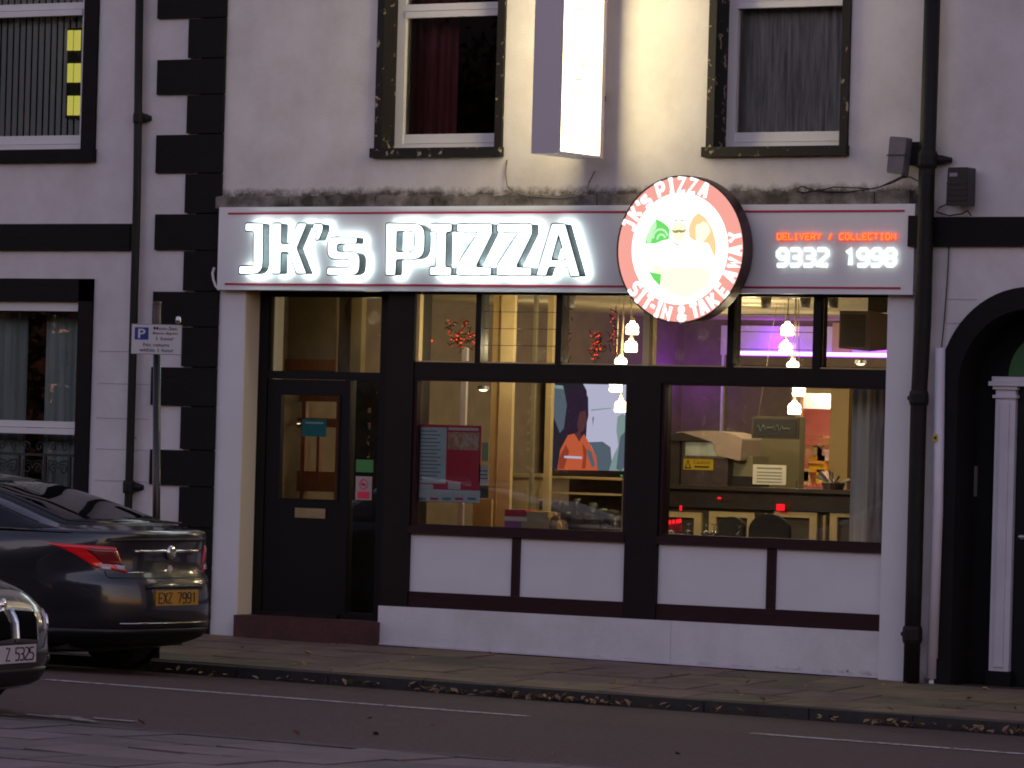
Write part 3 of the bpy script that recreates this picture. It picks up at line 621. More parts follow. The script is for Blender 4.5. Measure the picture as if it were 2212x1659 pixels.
# weather bar
MB().box(jl, dl1, YF0-.03, YF0+.008, zst+.0, zst+.035).build('threshold', 'dark_timber', shop)

# ---------------------------------------------------------------- fascia sign
YFS = -.10
fs = thing('fascia_sign', 'long grey-white shop fascia reading JK\'s PIZZA in lit raised letters', 'sign')
fx0, fx1, fz0, fz1 = X_(471, 540, YFS), X_(1974, 540, YFS), FB-.0, Z_(1220, 444, YFS)
print('fascia', fx0, fx1, fz0, fz1)
MB().box(fx0, fx1, YFS, -.001, fz0, fz1).build('panel', 'fascia_white', fs)
for pyl, pyr, xa, xb in ((461, 456, 491, 1952), (614, 622, 488, 1948)):
    za, zb4 = Z_(xa, pyl, YFS), Z_(xb, pyr, YFS); z = (za+zb4)/2; print('stripe', za, zb4)
    MB().box(X_(xa, 540, YFS), X_(xb, 540, YFS), YFS-.004, YFS-.0005, z-.009, z+.009).build('stripe', 'red_vinyl', fs)
def zp(p, Y): q = at(486+.376*p[0], 442.8+.376*p[1], Y); return (q.x, q.z)+tuple([p[2]*.0016] if len(p) > 2 else [])
YL0, YL1 = YFS-.15, YFS-.045
Zg = [(1333, 106), (1535, 106), (1535, 165), (1442, 355), (1532, 357), (1530, 406), (1328, 404), (1330, 347), (1453, 157), (1331, 155)]
G = [([(118, 104), (221, 104), (217, 397, 65), (80, 397), (82, 350), (163, 349, 5), (165, 152), (116, 150)], []),
     ([(272, 104), (325, 104), (323, 222), (368, 222), (418, 104), (473, 104), (413, 247), (470, 396), (412, 396), (362, 272), (322, 272), (320, 396), (268, 396)], []),
     ([(507, 107), (565, 107, 20), (562, 150), (540, 202), (518, 202), (533, 154), (507, 152)], []),
     ([(590, 184, 45), (760, 184), (757, 224), (645, 224, 20), (642, 266, 20), (776, 268, 50), (772, 404, 50), (586, 402), (588, 358), (716, 358, 20), (718, 314, 20), (588, 310, 50)], []),
     ([(926, 104), (1150, 106, 70), (1145, 312, 70), (985, 314), (980, 405), (922, 403)], [[(988, 152), (1092, 152, 35), (1087, 268, 35), (985, 268)]]),
     ([(1182, 105), (1305, 105), (1303, 155), (1272, 156), (1268, 355), (1303, 357), (1301, 405), (1175, 403), (1177, 355), (1212, 355), (1216, 155), (1180, 155)], []),
     (Zg, []), ([(x+231, y+1) for x, y in Zg], []),
     ([(1878, 106), (1955, 106), (2041, 411), (1985, 411), (1968, 357), (1862, 356), (1846, 408), (1787, 406)], [[(1917, 172, 6), (1957, 316, 6), (1877, 315, 6)]])]
mat('letter_return', (.07, .085, .09), .35, metal=.5)
for outer, holes in G:
    o2 = [zp(p, YL0) for p in outer]; h2 = [[zp(p, YL0) for p in h] for h in holes]
    o3 = rnd(o2, .020); h3 = [rnd(h, .014) for h in h2]
    e = thing_part('letter', fs)
    b_ = poly(o3, YL0, YL1, h3); b_.build('letter_shell', ['letter_face', 'letter_back', 'letter_return'], e)
    # dark trim edge standing just proud of the lit face
    cu = bpy.data.curves.new('trim', 'CURVE'); cu.dimensions = '3D'; cu.bevel_depth = .0065; cu.bevel_resolution = 0
    for L in [o3]+h3:
        s = cu.splines.new('POLY'); s.points.add(len(L)-1); s.use_cyclic_u = True
        for p, q in zip(s.points, L): p.co = (q[0], YL0-.002, q[1], 1)
    tmp = bpy.data.objects.new('trim', cu); C.objects.link(tmp); me = bpy.data.meshes.new_from_object(tmp.evaluated_get(bpy.context.evaluated_depsgraph_get())); me.materials.clear(); bpy.data.objects.remove(tmp)
    me.name = 'trim_cap'; link('trim_cap', me, e, 'letter_return')
def line_text(s, x0, y0, x1, y1, Y, r, m, name, parent, each=False, gap=.33, back=None):
    a = at(x0, y1, Y); b = at(x1, y1, Y); h = at(x0, y0, Y).z-a.z; hs = at(x1, y0, Y).z-b.z; n = len(s); adv = (b.x-a.x)/(n-gap); wd = adv*(1-gap)
    items = []
    for i, ch in enumerate(s):
        def fn(u, v, i=i):
            x = a.x+i*adv+u/4*wd; t = (x-a.x)/(b.x-a.x); return (x, Y, a.z+(b.z-a.z)*t+(h+(hs-h)*t)*v/6)
        items.append((ch, fn))
    if each:
        for it in items:
            if it[0] in F: strokes(name, [it], r, m, parent)
    else: strokes(name, items, r, m, parent)
    return a, b
line_text('9332 1998', 1680, 539, 1933, 573, YFS-.03, .0225, 'digit_white', 'digit', fs, True, gap=.30)
line_text('DELIVERY / COLLECTION', 1679, 505, 1934, 517, YFS-.02, .0115, 'red_glow', 'lettering', fs)
line_text('DELIVERY / COLLECTION', 1679, 505, 1934, 517, YFS-.029, .005, 'orange_core', 'lettering_core', fs)

# round sign
rs = thing('round_sign', 'round lit sign with red rim lettering and a chef picture on the fascia', 'sign')
YR = -.30; cc = at(1469.3, 538.5, YR); RR = .5*(at(1469, 378.75, YR).z-at(1469, 698.5, YR).z); print('round', cc, RR)
def ell(cx, cz, rx, rz=None, n=48): rz = rz or rx; return [(cx+rx*cos(2*pi*i/n), cz+rz*sin(2*pi*i/n)) for i in range(n)]
mat('rim_dark', (.035, .012, .016), .4)
poly(ell(cc.x, cc.z, RR, n=72), YR+.004, YR+.14).build('drum', 'rim_dark', rs)
for m_ in ('rim_dark',)*2: rs.children[0].data.materials.append(M[m_])
poly(ell(cc.x, cc.z, RR, n=72), YR-.006, YR+.003, [ell(cc.x, cc.z, RR-.012, n=72)]).build('rim', ['rim_dark']*3, rs)
poly(ell(cc.x, cc.z, RR-.013, n=72), YR-.0, YR+.003, [ell(cc.x-.005, cc.z+.005, RR*.755, n=72)]).build('ring', ['ring_red']*3, rs)
def du(zx, zy): return (cc.x+(zx-728)/663*RR, cc.z-(zy-823)/761*RR)
poly(ell(cc.x-.005, cc.z+.005, RR*.755, n=72), YR-.001, YR+.003).build('centre_disc', ['disc_white']*3, rs)
def art(pts, m, lvl, r=0): 
    q = [du(*p) for p in pts]
    if r: q = rnd(q, r)
    poly(q, YR-.002-.0012*lvl, YR-.001-.0012*lvl).build('printed_shape', [m]*3, rs)
art([(365, 765), (372, 690), (410, 600), (475, 510), (540, 545), (615, 590), (612, 720), (540, 735), (470, 765)], 'disc_green', 1, .01)
art([(400, 1040), (440, 1062), (545, 1080), (528, 1205), (455, 1130)], 'disc_green', 1, .01)
art([(905, 445), (985, 500), (1060, 620), (1100, 760), (1098, 880), (1085, 900), (1020, 760), (900, 750), (820, 700), (810, 600), (850, 500)], 'disc_orange', 1, .02)
# pale scroll curls over the green
for c_, r_ in (((520, 700), 85), ((530, 715), 50)):
    pts = [(c_[0]+r_*cos(a), c_[1]-r_*1.1*sin(a)) for a in [pi*1.05-pi*1.0*i/14 for i in range(15)]]+[(c_[0]+(r_-20)*cos(a), c_[1]-(r_-20)*1.1*sin(a)) for a in [pi*.05+pi*1.0*i/14 for i in range(15)]]
    art(pts, 'disc_palegreen', 2)
art([(375, 700), (400, 620), (450, 560), (470, 520), (480, 600), (440, 650), (425, 760), (380, 760)], 'disc_palegreen', 2, .02)
art([(500, 480), (470, 380), (560, 280), (700, 260), (830, 280), (900, 380), (850, 470), (800, 520), (810, 600), (770, 700), (715, 745), (660, 705), (615, 620), (600, 590), (560, 560)], 'disc_white', 2, .05)   # hat and head
art([(650, 545), (785, 545), (800, 640), (770, 720), (710, 750), (655, 715), (630, 640)], 'disc_skin', 3, .04)
art([(460, 770), (620, 715), (700, 760), (780, 730), (980, 740), (1090, 900), (1120, 1000), (1040, 1090), (540, 1080), (400, 1030), (340, 900)], 'disc_white', 3, .06)  # white coat
art([(640, 745), (700, 790), (780, 740), (775, 728), (705, 768), (645, 732)], 'disc_line', 4, .004)
art([(640, 620), (665, 632), (712, 622), (760, 630), (786, 612), (775, 645), (735, 655), (712, 645), (690, 658), (655, 650)], 'disc_brown', 4, .006)
for x0 in (660, 728): art([(x0, 525), (x0+20, 516), (x0+45, 524), (x0+42, 534), (x0+20, 528), (x0+12, 545)], 'disc_brown', 4, .003)
art([(885, 640), (895, 560), (930, 570), (960, 530), (1010, 560), (1045, 640), (1010, 690), (980, 740), (910, 755), (890, 700)], 'disc_yellow', 4, .02)   # raised hand
art([(545, 1040), (620, 1020), (760, 1000), (1000, 1020), (1060, 1090), (1040, 1200), (880, 1290), (760, 1310), (620, 1260), (530, 1190)], 'disc_yellow', 4, .08)  # pizza
art([(410, 1030), (500, 980), (560, 1010), (550, 1075), (480, 1068)], 'disc_skin', 5, .02)
for x0, y0, L in ((640, 1140, 50), (770, 1075, 50), (860, 1095, 55), (720, 1180, 40), (850, 1165, 60), (930, 1190, 60), (850, 1215, 50), (925, 1015, 36), (640, 870, 0), (515, 950, 0)):
    if L: art([(x0, y0), (x0+L*.5, y0+9), (x0+L, y0), (x0+L*.5, y0+4)], 'disc_line', 5)
for pts in ([(632, 930), (640, 850), (690, 815), (720, 822), (690, 826), (648, 856)], [(745, 830), (775, 860), (795, 940), (786, 940), (766, 866)], [(600, 1250), (720, 1300), (880, 1290), (880, 1296), (720, 1308)], [(510, 945), (530, 975), (524, 976)]): art(pts, 'disc_line', 5)
def ring_glyph(ch, ang, bottom, size=.112):
    if bottom: b = radians(ang); dirr = Vector((sin(b), -cos(b))); ux = Vector((cos(b), sin(b))); uy = -dirr
    else: b = radians(ang); dirr = Vector((sin(b), cos(b))); ux = Vector((cos(b), -sin(b))); uy = dirr
    R = RR*.872; c = Vector((cc.x, cc.z))+dirr*R
    def fn(u, v): q = c+ux*(u/4-.5)*size*.56+uy*(v/6-.5)*size; return (q.x, YR-.004, q.y)
    return fn
for ch, a in zip("JK'sPIZZA", (-68, -56, -47.5, -40, -22, -10.5, 0, 11.5, 24)): strokes('rim_letter', [(ch, ring_glyph(ch, a, False))], .0165, 'ring_white', rs)
for ch, a in zip('SIT-IN&TAKEAWAY', (-52, -43, -34, -27.5, -21, -12, 3.7, 17.5, 26.5, 38, 51, 66, 77.5, 89, 101.5)): strokes('rim_letter', [(ch, ring_glyph(ch, a, True))], .0165, 'ring_white', rs)
MB().box(cc.x-.3, cc.x+.3, YR+.141, YFS-.001, cc.z-.18, cc.z+.18).build('mounting_bracket', 'rim_dark', rs)
# spotlight under the rim of the disc
# ---------------------------------------------------------------- projecting sign
ps = thing('projecting_sign', 'tall glowing box sign projecting from the wall between the upstairs windows', 'sign')
DP = .90; cnr = at(1213, 330, -DP)      # near right lower corner
lft = X_(1148, 300, -DP); rgt = X_(1206, 300, -DP)
# depth of the lit face such that its far edge reaches the wall stand-off
yb = -.20; print('sign', lft, rgt, 'back y', yb)
psz0 = Z_(1175, 331, -DP); zt_ = ZT-.1; yf = -DP
mat('sign_frame', (.56, .51, .56), .35)
mb = MB(); mb.box(lft, rgt, yf, yf+.012, psz0, zt_); mb.box(lft+.01, rgt-.01, yf+.012, yb, psz0, psz0+.02); mb.box(lft+.01, rgt-.01, yb-.012, yb, psz0+.021, zt_)
mb.build('casing', 'sign_frame', ps)
for s in (0, 1):
    x = rgt if s else lft; d = 1 if s else -1
    f = MB(); f.box(x-.012*d, x+.004*d, yf+.0125, yf+.035, psz0, zt_); f.box(x-.012*d, x+.012*d, yb-.05, yb, psz0, zt_); f.box(x-.012*d, x+.004*d, yf+.036, yb-.051, psz0, psz0+.02); f.build('edge_trim', 'sign_frame', ps)
    MB().box(x-.012*d, x-.004*d, yf+.036, yb-.051, psz0+.021, zt_).build('lit_panel', 'sign_panel', ps)
for z in (psz0+.5, psz0+1.9): MB().box((lft+rgt)/2-.03, (lft+rgt)/2+.03, yb+.0005, -.0005, z, z+.05).build('bracket', 'cast_iron', ps)
xt = rgt+.0012
def sgn(u, t): y0, y1 = yf+.08, yb-.09; return (xt, y0+(y1-y0)*u, psz0+.09+.075*t)
text_mesh('printed_number', '9332', 'sign_print', ps, 0, 0, 0, 0, 0, .02, lambda u, t: sgn(u*.44, t)); text_mesh('printed_number', '1998', 'sign_print', ps, 0, 0, 0, 0, 0, .02, lambda u, t: sgn(.56+u*.44, t))
def sgn2(u, t): y0, y1 = yf+.10, yb-.2; return (xt, y0+(y1-y0)*u, psz0+.5+.06*t)
MB().add([(xt, yf+.17, psz0+.58), (xt, yf+.21, psz0+.57), (xt, yf+.18, psz0+.5)], [(0, 1, 2)]).build('printed_leaf', 'sign_print_green', ps)
for y0, y1, z0, z1 in ((.10, .13, .3, .42), (.22, .36, .62, .66), (.30, .34, .45, .58), (.16, .30, .86, .89), (.33, .37, .72, .95), (.2, .3, 1.22, 1.25), (.26, .38, 1.5, 1.56)):
    poly(rnd([(0, 0), (y1-y0, .01), (y1-y0, z1-z0), (.01, z1-z0-.01)], .01), 0, .0004).build('printed_shape', ['sign_print_pale']*3, ps); q_ = ps.children[-1] if 0 else bpy.data.objects[[o.name for o in ps.children if o.name.startswith('printed_shape')][-1]]
    q_.rotation_euler = (0, 0, pi/2); q_.location = (xt, yf+y0, psz0+z0)
cb = thing('sign_cable', 'thin pale cable looping along the ledge under the projecting sign', 'cable')
pp = [(1095, 345), (1092, 375), (1096, 402), (1110, 416), (1150, 424), (1200, 428), (1240, 425), (1268, 415), (1272, 395), (1285, 370)]
MB().tube([at(a, b, -.085 if b > 400 else -.02) for a, b in pp], .006, 6).build('cable_run', 'ledge_stone', cb)

# ---------------------------------------------------------------- downpipes, boxes and cables
def pipe(name, label, pts, r, m, collars, Y=-.1, cat='drainpipe'):
    t = thing(name, label, cat)
    P = [at(a, b, Y) for a, b in pts]; MB().tube(P, r, 14).build('pipe', m, t, smooth=True)
    for cx_, cy_, h, rr, arms in collars:
        q = at(cx_, cy_, Y); c = MB().tube([(q.x, q.y, q.z-h), (q.x, q.y, q.z-h*.6), (q.x, q.y, q.z+h*.6), (q.x, q.y, q.z+h)], [rr*.9, rr, rr, rr*.9], 14).build('collar', m, t)
        for dx in arms: MB().tube([(q.x, q.y+.03, q.z), (q.x+dx*.55, q.y+.05, q.z), (q.x+dx, q.y+.07, q.z)], [.05, .04, .02], 8).build('bracket', m, t)
    return t
pipe('drainpipe', 'slim black drainpipe on the left building, left of the quoins', [(302, -60), (296, 420), (285, 830), (279, 1040), (275, 1150), (268, 1400)], .038, 'cast_iron', [(299, 255, .05, .05, (.1,)), (278, 1052, .06, .055, (.12,))], -.07)
t = pipe('drainpipe', 'thick black cast iron drainpipe right of the shop sign', [(2016, -60), (2001, 415), (1994, 700), (1985, 855), (1975, 1244), (1968, 1480)], .067, 'cast_iron',
         [(2003, 345, .07, .085, (-.09, .19)), (1985, 860, .06, .08, (-.13,)), (1971, 1371, .07, .082, (-.13,))], -.11)
p2 = thing('plastic_pipe', 'white plastic pipe standing beside the black arch', 'pipe')
MB().tube([at(2031, 752, -.05), at(2026, 1100, -.05), at(2013, 1466, -.05)], .043, 14).build('sleeve', 'plastic_white', p2, smooth=True)
MB().tube([at(2013, 1464, -.05), at(2012, 1494, -.05)], .026, 10).build('tail', 'plastic_white', p2, smooth=True)
q = at(2021, 946, -.096); MB().box(q.x-.022, q.x+.018, q.y-.004, q.y+.004, q.z-.03, q.z+.03).build('sticker', 'caution_yellow', p2)
MB().lathe([(0, -.0045), (.014, -.0045), (.014, 0)], (q.x, q.y-.001, q.z), 10, 'y').build('sticker_mark', 'print_black', p2)
t = thing('thin_cable', 'thin dark cable running down the right wall into the white pipe', 'cable')
MB().tube([at(2050, 530, -.02), at(2046, 610, -.02), at(2040, 690, -.02), at(2034, 750, -.03)], .006, 6).build('cable_run', 'iron', t)
def floodbox(name, label, cat, r4, m, Y, extra=None):
    t = thing(name, label, cat); a, b, c, d = rect(*r4, Y); w_ = b-a; h = d-c
    return t, a, b, c, d
t, a, b, c, d = floodbox('sensor_box', 'grey two-part sensor box between the right upstairs window and drainpipe', 'sensor', (1921, 295, 1962, 377), 'grey_plastic', -.16)
poly(rnd([(a, c+.012), (b-.03, c), (b, d-.01), (a+.02, d)], .02), -.20, -.09).build('housing', ['grey_plastic']*3, t)
MB().box(a-.002, b+.002, -.205, -.19, (c+d)/2-.004, (c+d)/2+.006).build('seam', 'print_black', t)
MB().box(b-.03, b+.07, -.09, .0, c+.08, d-.04).build('mount', 'cast_iron', t)
lh = at(1943, 332, -.21); 
t, a, b, c, d = floodbox('floodlight', 'black box floodlight on the wall right of the thick drainpipe', 'light', (2049, 362, 2096, 445), 'black_plastic', -.15)
poly(rnd([(a, c), (b, c), (b, d), (a+.01, d)], .015), -.19, -.06).build('housing', ['black_plastic']*3, t)
mat('lens_grey', (.28, .27, .32), .12)
MB().box(a+.03, a+.1, -.196, -.19, d-.075, d-.045).build('lens', 'lens_grey', t)
for k in range(4): MB().box(a+.006, b-.006, -.197, -.19, c+.04+k*.045, c+.055+k*.045).build('fin', 'black_plastic', t)
MB().box(a+.05, b-.05, -.06, 0, c+.1, d-.1).build('mount', 'black_plastic', t)
t = thing('loose_cables', 'tangle of thin dark cables drooping from sensor box along the ledge', 'cable')
for pts in ([(1955, 378), (1935, 388), (1900, 404), (1870, 410), (1830, 415), (1760, 413), (1732, 402), (1722, 408), (1722, 414), (1736, 416), (1780, 409)], [(1962, 378), (1925, 396), (1885, 408), (1850, 406), (1800, 404), (1771, 412)], [(1948, 376), (1952, 384), (1965, 382), (1985, 392)]):
    MB().tube([at(a, b, -.09) for a, b in pts], .0055, 5).build('cable', 'iron', t)
t = thing('lamp_cable', 'grey cable looping below the black floodlight to the black band', 'cable')
MB().tube([at(a, b, -.05) for a, b in ((2060, 446), (2048, 440), (2030, 448), (2022, 458), (2050, 466), (2078, 462), (2090, 455), (2098, 466))], .006, 5).build('cable', 'cast_iron', t)
t = thing('cable_stub', 'pale bent cable stub at the lower left end of the fascia', 'cable')
MB().tube([at(a, b, -.09) for a, b in ((463, 578), (459, 590), (461, 604), (466, 618), (474, 626))], .012, 7).build('cable', 'plastic_white', t)

# ---------------------------------------------------------------- parking sign
pk = thing('parking_sign', 'small parking sign with blue P on brown post before the black quoins', 'sign')
YP = -2.35
MB().tube([at(337, 1420, YP)-Vector((0, 0, .1)), at(339.2, 745, YP)], .034, 14).build('post', 'black_plastic', pk, smooth=True); MB().tube([at(339.2, 744, YP), at(339.5, 652, YP)], .032, 14).build('post_top', 'post_brown', pk, smooth=True)
MB().tube([at(339.5, 657, YP), at(339.6, 651, YP)], .036, 14).build('cap', 'post_brown', pk)
th = radians(20); c0 = at(338.5, 732.5, YP-.045); ux = Vector((cos(th), sin(th), 0)); nrm = Vector((sin(th), -cos(th), 0)); 
sw = .40; shh = .235
q0 = at(293, 733, YP-.045).x; q1 = at(383, 733, YP-.045).x; sw = (q1-q0)/cos(th)*.93; c0 = at(338, 733, YP-.045)
hz = at(338, 702, YP).z-at(338, 765, YP).z
def pl(u, v, o=0.): q = c0+ux*(u-.5)*sw+Vector((0, 0, (v-.5)*hz))+nrm*o; return tuple(q)
MB().hexa([pl(0, 0, .004), pl(1, 0, .004), pl(1, 1, .004), pl(0, 1, .004), pl(0, 0), pl(1, 0), pl(1, 1), pl(0, 1)]).build('plate', 'sign_white', pk)
MB().hexa([pl(-.012, -.02, .001), pl(1.012, -.02, .001), pl(1.012, 1.02, .001), pl(-.012, 1.02, .001), pl(-.012, -.02, -.004), pl(1.012, -.02, -.004), pl(1.012, 1.02, -.004), pl(-.012, 1.02, -.004)]).build('backing', 'grey_plastic', pk)
MB().hexa([pl(.06, .48, .006), pl(.34, .48, .006), pl(.34, .9, .006), pl(.06, .9, .006), pl(.06, .48, .0045), pl(.34, .48, .0045), pl(.34, .9, .0045), pl(.06, .9, .0045)]).build('blue_square', 'sign_blue', pk)
text_mesh('letter_P', 'P', 'sign_white', pk, 0, 0, 0, 0, 0, .02, lambda u, t: pl(.13+.15*u, .53+.32*t, .0075))
for s_, u0, u1, v0, v1 in (('Mon-Sat', .44, .92, .82, .94), ('8am-6pm', .42, .93, .64, .76), ('1 hour', .5, .86, .47, .59), ('No return', .24, .76, .25, .37), ('within 1 hour', .16, .86, .07, .19)):
    text_mesh('printed_text', s_, 'print_black', pk, 0, 0, 0, 0, 0, .015, lambda u, t: pl(u0+(u1-u0)*u, v0+(v1-v0)*t, .0055))
cl = at(385, 692, YP-.02); MB().lathe([(0, -.03), (.022, -.02), (.026, 0), (.018, .03), (0, .035)], cl, 10).build('clip', 'steel', pk)

# ---------------------------------------------------------------- shop interior
H = Z_(1300, 634, .2)+.03; XI0, XI1, YB = pL0+.12, pR1+.1, 8.0; FL = zst
rm = []
mb = MB(); mb.add([(XI0, .3, FL), (XI1, .3, FL), (XI1, YB, FL), (XI0, YB, FL)], [(0, 1, 2, 3)]); tag(mb.build('shop_floor', 'floor_dark'), kind='structure')
mb = MB(); mb.add([(XI0, .2, H), (XI1, .2, H), (XI1, YB, H), (XI0, YB, H)], [(0, 1, 2, 3)]); tag(mb.build('shop_ceiling', 'ceiling_paint'), kind='structure')
wls = MB(); wls.add([(XI0, .31, FL), (XI0, YB, FL), (XI0, YB, H), (XI0, .31, H)], [(0, 1, 2, 3)], 0); wls.add([(XI1, .31, FL), (XI1, YB, FL), (XI1, YB, H), (XI1, .31, H)], [(0, 1, 2, 3)], 0)
# back wall with the kitchen doorway
kx0, kx1, kz0, kz1 = rect(1733, 850, 1798, 1054, YB); kz0 = FL
for a, b, c, d in ((XI0, kx0, FL, H), (kx1, XI1, FL, H), (kx0, kx1, kz1, H)): wls.add([(a, YB, c), (b, YB, c), (b, YB, d), (a, YB, d)], [(0, 1, 2, 3)], 0)
tag(wls.build('shop_walls', 'taupe_wall'), kind='structure')
# kitchen beyond
kt = thing('kitchen_room', 'pink-walled kitchen seen through the doorway behind the counter', 'room')
room('room_shell', kt, kx0-2.2, kx1+.1, FL, H-.05, YB+.02, YB+2.6, 'pink_wall')
mb = MB(); a, b, c, d = rect(1733, 850, 1798, 883, YB+.9); mb.box(a-.4, b+.05, YB+.9, YB+.95, c, d+.3); mb.build('white_bulkhead', 'upvc', kt)
for py, t_ in ((944, .02), (962, .012), (1000, .012)):
    a, b, c, d = rect(1733, py-2, 1798, py+1, YB+1.4); MB().box(a-.2, b, YB+1.2, YB+1.5, c, c+t_).build('shelf', 'gold_trim', kt)
rg = random.Random(5)
for i in range(9):
    pxk = 1736+rg.random()*58; pyk = rg.choice((958, 975, 1000, 1028)); q = at(pxk, pyk, YB+1.3); s = rg.uniform(.05, .11)
    MB().box(q.x-s, q.x+s, q.y-.08, q.y+.08, q.z-s, q.z+s*.8).build('kitchen_box', rg.choice(['paper', 'cream_paint', 'upvc', 'paper_green', 'caution_yellow']), kt)
df = thing('door_frame', 'cream and gold door frame round the kitchen doorway', 'door frame')
a, b, c, d = rect(1720, 848, 1733, 1050, YB-.03); MB().box(a, kx0, YB-.06, YB-.002, FL, kz1+.1).build('jamb', 'cream_paint', df)
b2 = X_(1833, 940, YB-.05); MB().box(kx1, b2, YB-.06, YB-.002, FL, H-.02).build('jamb', 'gold_trim', df)
MB().box(kx0+.001, kx1-.001, YB-.06, YB-.002, kz1, kz1+.1).build('head', 'cream_paint', df)
# back wall cove with violet strip
cv = thing('light_cove', 'ceiling cove along the back wall glowing violet', 'light')
lz = Z_(1750, 764, YB-.3); cx0_ = X_(1581, 764, YB-.3)
MB().box(cx0_, XI1, YB-.30, YB-.002, lz-.13, lz-.03).build('ledge', 'taupe_wall', cv)
MB().box(cx0_, XI1, YB-.305, YB-.27, lz-.022, lz+.016).build('light_strip', 'led_core', cv)
MB().box(cx0_, XI1, YB-.12, YB-.10, lz-.025, lz+.0).build('violet_strip', 'led_violet_strong', cv)
MB().box(X_(1560, 745, YB), XI1, YB-.03, YB-.003, lz-.02, H-.06).build('cove_board', 'upvc', cv)
MB().box(X_(1551, 830, YB-.1), X_(1556, 830, YB-.1), YB-.04, YB-.002, Z_(1553, 935, YB), lz+.15).build('corner_bead', 'upvc', cv)
# lobby: inner timber screen, olive side lining
lob = thing('lobby_screen', 'orange-brown glazed timber inner door seen through the shop door', 'door')
yl = 1.1; a, b, c, d = rect(590, 850, 745, 1090, yl)
for u0, u1, v0, v1 in ((0, .12, 0, 1), (.38, .44, 0, 1), (.86, 1, 0, 1), (.12, .86, .93, 1), (.12, .86, .70, .78), (.12, .86, .12, .30), (.6, .64, .3, .7), (.12, .86, 0, .03)):
    MB().box(a+(b-a)*u0, a+(b-a)*u1, yl+.001*u0*10, yl+.05, c+(d-c)*v0, c+(d-c)*v1).build('rail', 'wood_orange', lob)
ol = thing('lobby_panelling', 'olive beige panelling of the entrance lobby above the shop door', 'wall panel')
a, b, c, d = rect(570, 640, 724, 810, .9); MB().box(a-.1, b, .9, .93, c, H-.01).build('panel', 'olive_wall', ol)
a2, b2, _, _ = rect(724, 640, 785, 810, .95); MB().box(b+.001, b2, .95, .98, c, H-.01).build('panel', 'taupe_wall', ol)
a2, b2, _, _ = rect(763, 640, 786, 810, .9); MB().box(a2, b2, .86, .93, c, H-.01).build('post', 'olive_wall', ol)
a2, b2, c2_, d2_ = rect(590, 776, 724, 800, .88); MB().box(a2, b2, .86, .89, c2_, d2_).build('rail', 'wood_orange', ol)
sbf = thing('side_shade_board', 'added dark board standing in for shade behind the narrow side pane', 'screen'); a, b, c, d = rect(744, 822, 838, 1330, .75); MB().box(a, b, .75, .78, FL+.002, d).build('board', 'dark_room', sbf)  # added dark board, gives the side pane its shaded look
# partition posts behind the left shop window
pt = thing('window_partition', 'cream posts and rails of a partition behind the left shop window', 'partition')
def vpost(x0, x1, y0, y1, Y, m, dpt=.1, nm='post'):
    a, b = X_(x0, (y0+y1)/2, Y), X_(x1, (y0+y1)/2, Y); MB().box(a, b, Y, Y+dpt, Z_((x0+x1)/2, y1, Y), min(H-.002, Z_((x0+x1)/2, y0, Y))).build(nm, m, pt)
vpost(1078, 1106, 560, 1200, 1.0, 'cream_paint', .04); vpost(1060, 1077, 560, 1200, 1.1, 'gold_trim', .04); vpost(1178, 1190, 560, 1200, 1.6, 'cream_paint', .05)
vpost(1147, 1154, 560, 1200, 1.5, 'sage', .03, 'pole'); vpost(992, 1003, 750, 1200, 1.0, 'plastic_white', .03)
vpost(1020, 1060, 1078, 1200, 1.05, 'gold_trim', .03, 'lower_panel')
# wainscot on the left wall
wc = thing('wainscot', 'cream panelled wainscot on the left wall under the television', 'wall panel')
for x0, x1 in ((1100, 1145), (1154, 1178)):
    a, b, c, d = rect(x0, 1031, x1, 1120, 1.9); MB().box(a, b, 1.9, 1.93, FL, d).build('panel', 'cream_paint', wc); MB().box(a+.05, b-.05, 1.885, 1.9, FL+.3, d-.1).build('raised_field', 'cream_paint', wc); MB().box(a-.01, b+.01, 1.87, 1.93, d, d+.035).build('dado', 'cream_paint', wc)
# television hung square to the left wall
tv = thing('television', 'large television showing a person in orange, behind left shop window', 'television')
TX = XI0+.12
def tvp(u, v, o=0.):      # u,v in picture space of the screen
    q = atx(u, v, TX+o); return (TX+o, q.y, q.z)
P0 = atx(1188, 918, TX); P1 = atx(1360, 918, TX); zt0 = atx(1274, 820, TX).z; zt1 = atx(1274, 1016, TX).z
print('tv', P0.y, P1.y, zt0, zt1)
MB().box(TX-.06, TX-.001, P0.y-.03, P1.y+.03, zt1-.05, zt0+.03).build('casing', 'black_plastic', tv)
def scr(pts, m, o):
    q = []
    for u, v in pts:
        y = P0.y+(P1.y-P0.y)*u; z = zt0+(zt1-zt0)*v; q.append((TX+o, y, z))
    MB().add(q, [tuple(range(len(q)))]).build('screen_picture', m, tv)
scr([(0, 0), (1, 0), (1, 1), (0, 1)], 'tv_lilac', .0005)
scr([(0, 0), (.36, 0), (.40, .06), (.44, .12), (.46, .3), (.45, .65), (.3, 1), (0, 1)], 'tv_dark', .0015)
scr([(.02, .07), (.15, .08), (.2, .3), (.19, .52), (.12, .6), (.03, .4)], 'tv_grey', .0025); scr([(.03, .08), (.14, .08), (.15, .12), (.03, .11)], 'tv_pale', .0030)
scr([(.22, .12), (.30, .06), (.40, .10), (.46, .2), (.47, .4), (.43, .58), (.36, .66), (.24, .66), (.16, .62), (.19, .35)], 'tv_hair', .0035)
scr([(.10, 1), (.13, .78), (.22, .62), (.30, .60), (.36, .68), (.42, .6), (.5, .72), (.58, .84), (.6, 1)], 'tv_orange', .0045)
emis('tv_orange_dark', (.30, .05, .025), 1.); emis('tv_skin', (.10, .035, .04), 1.)
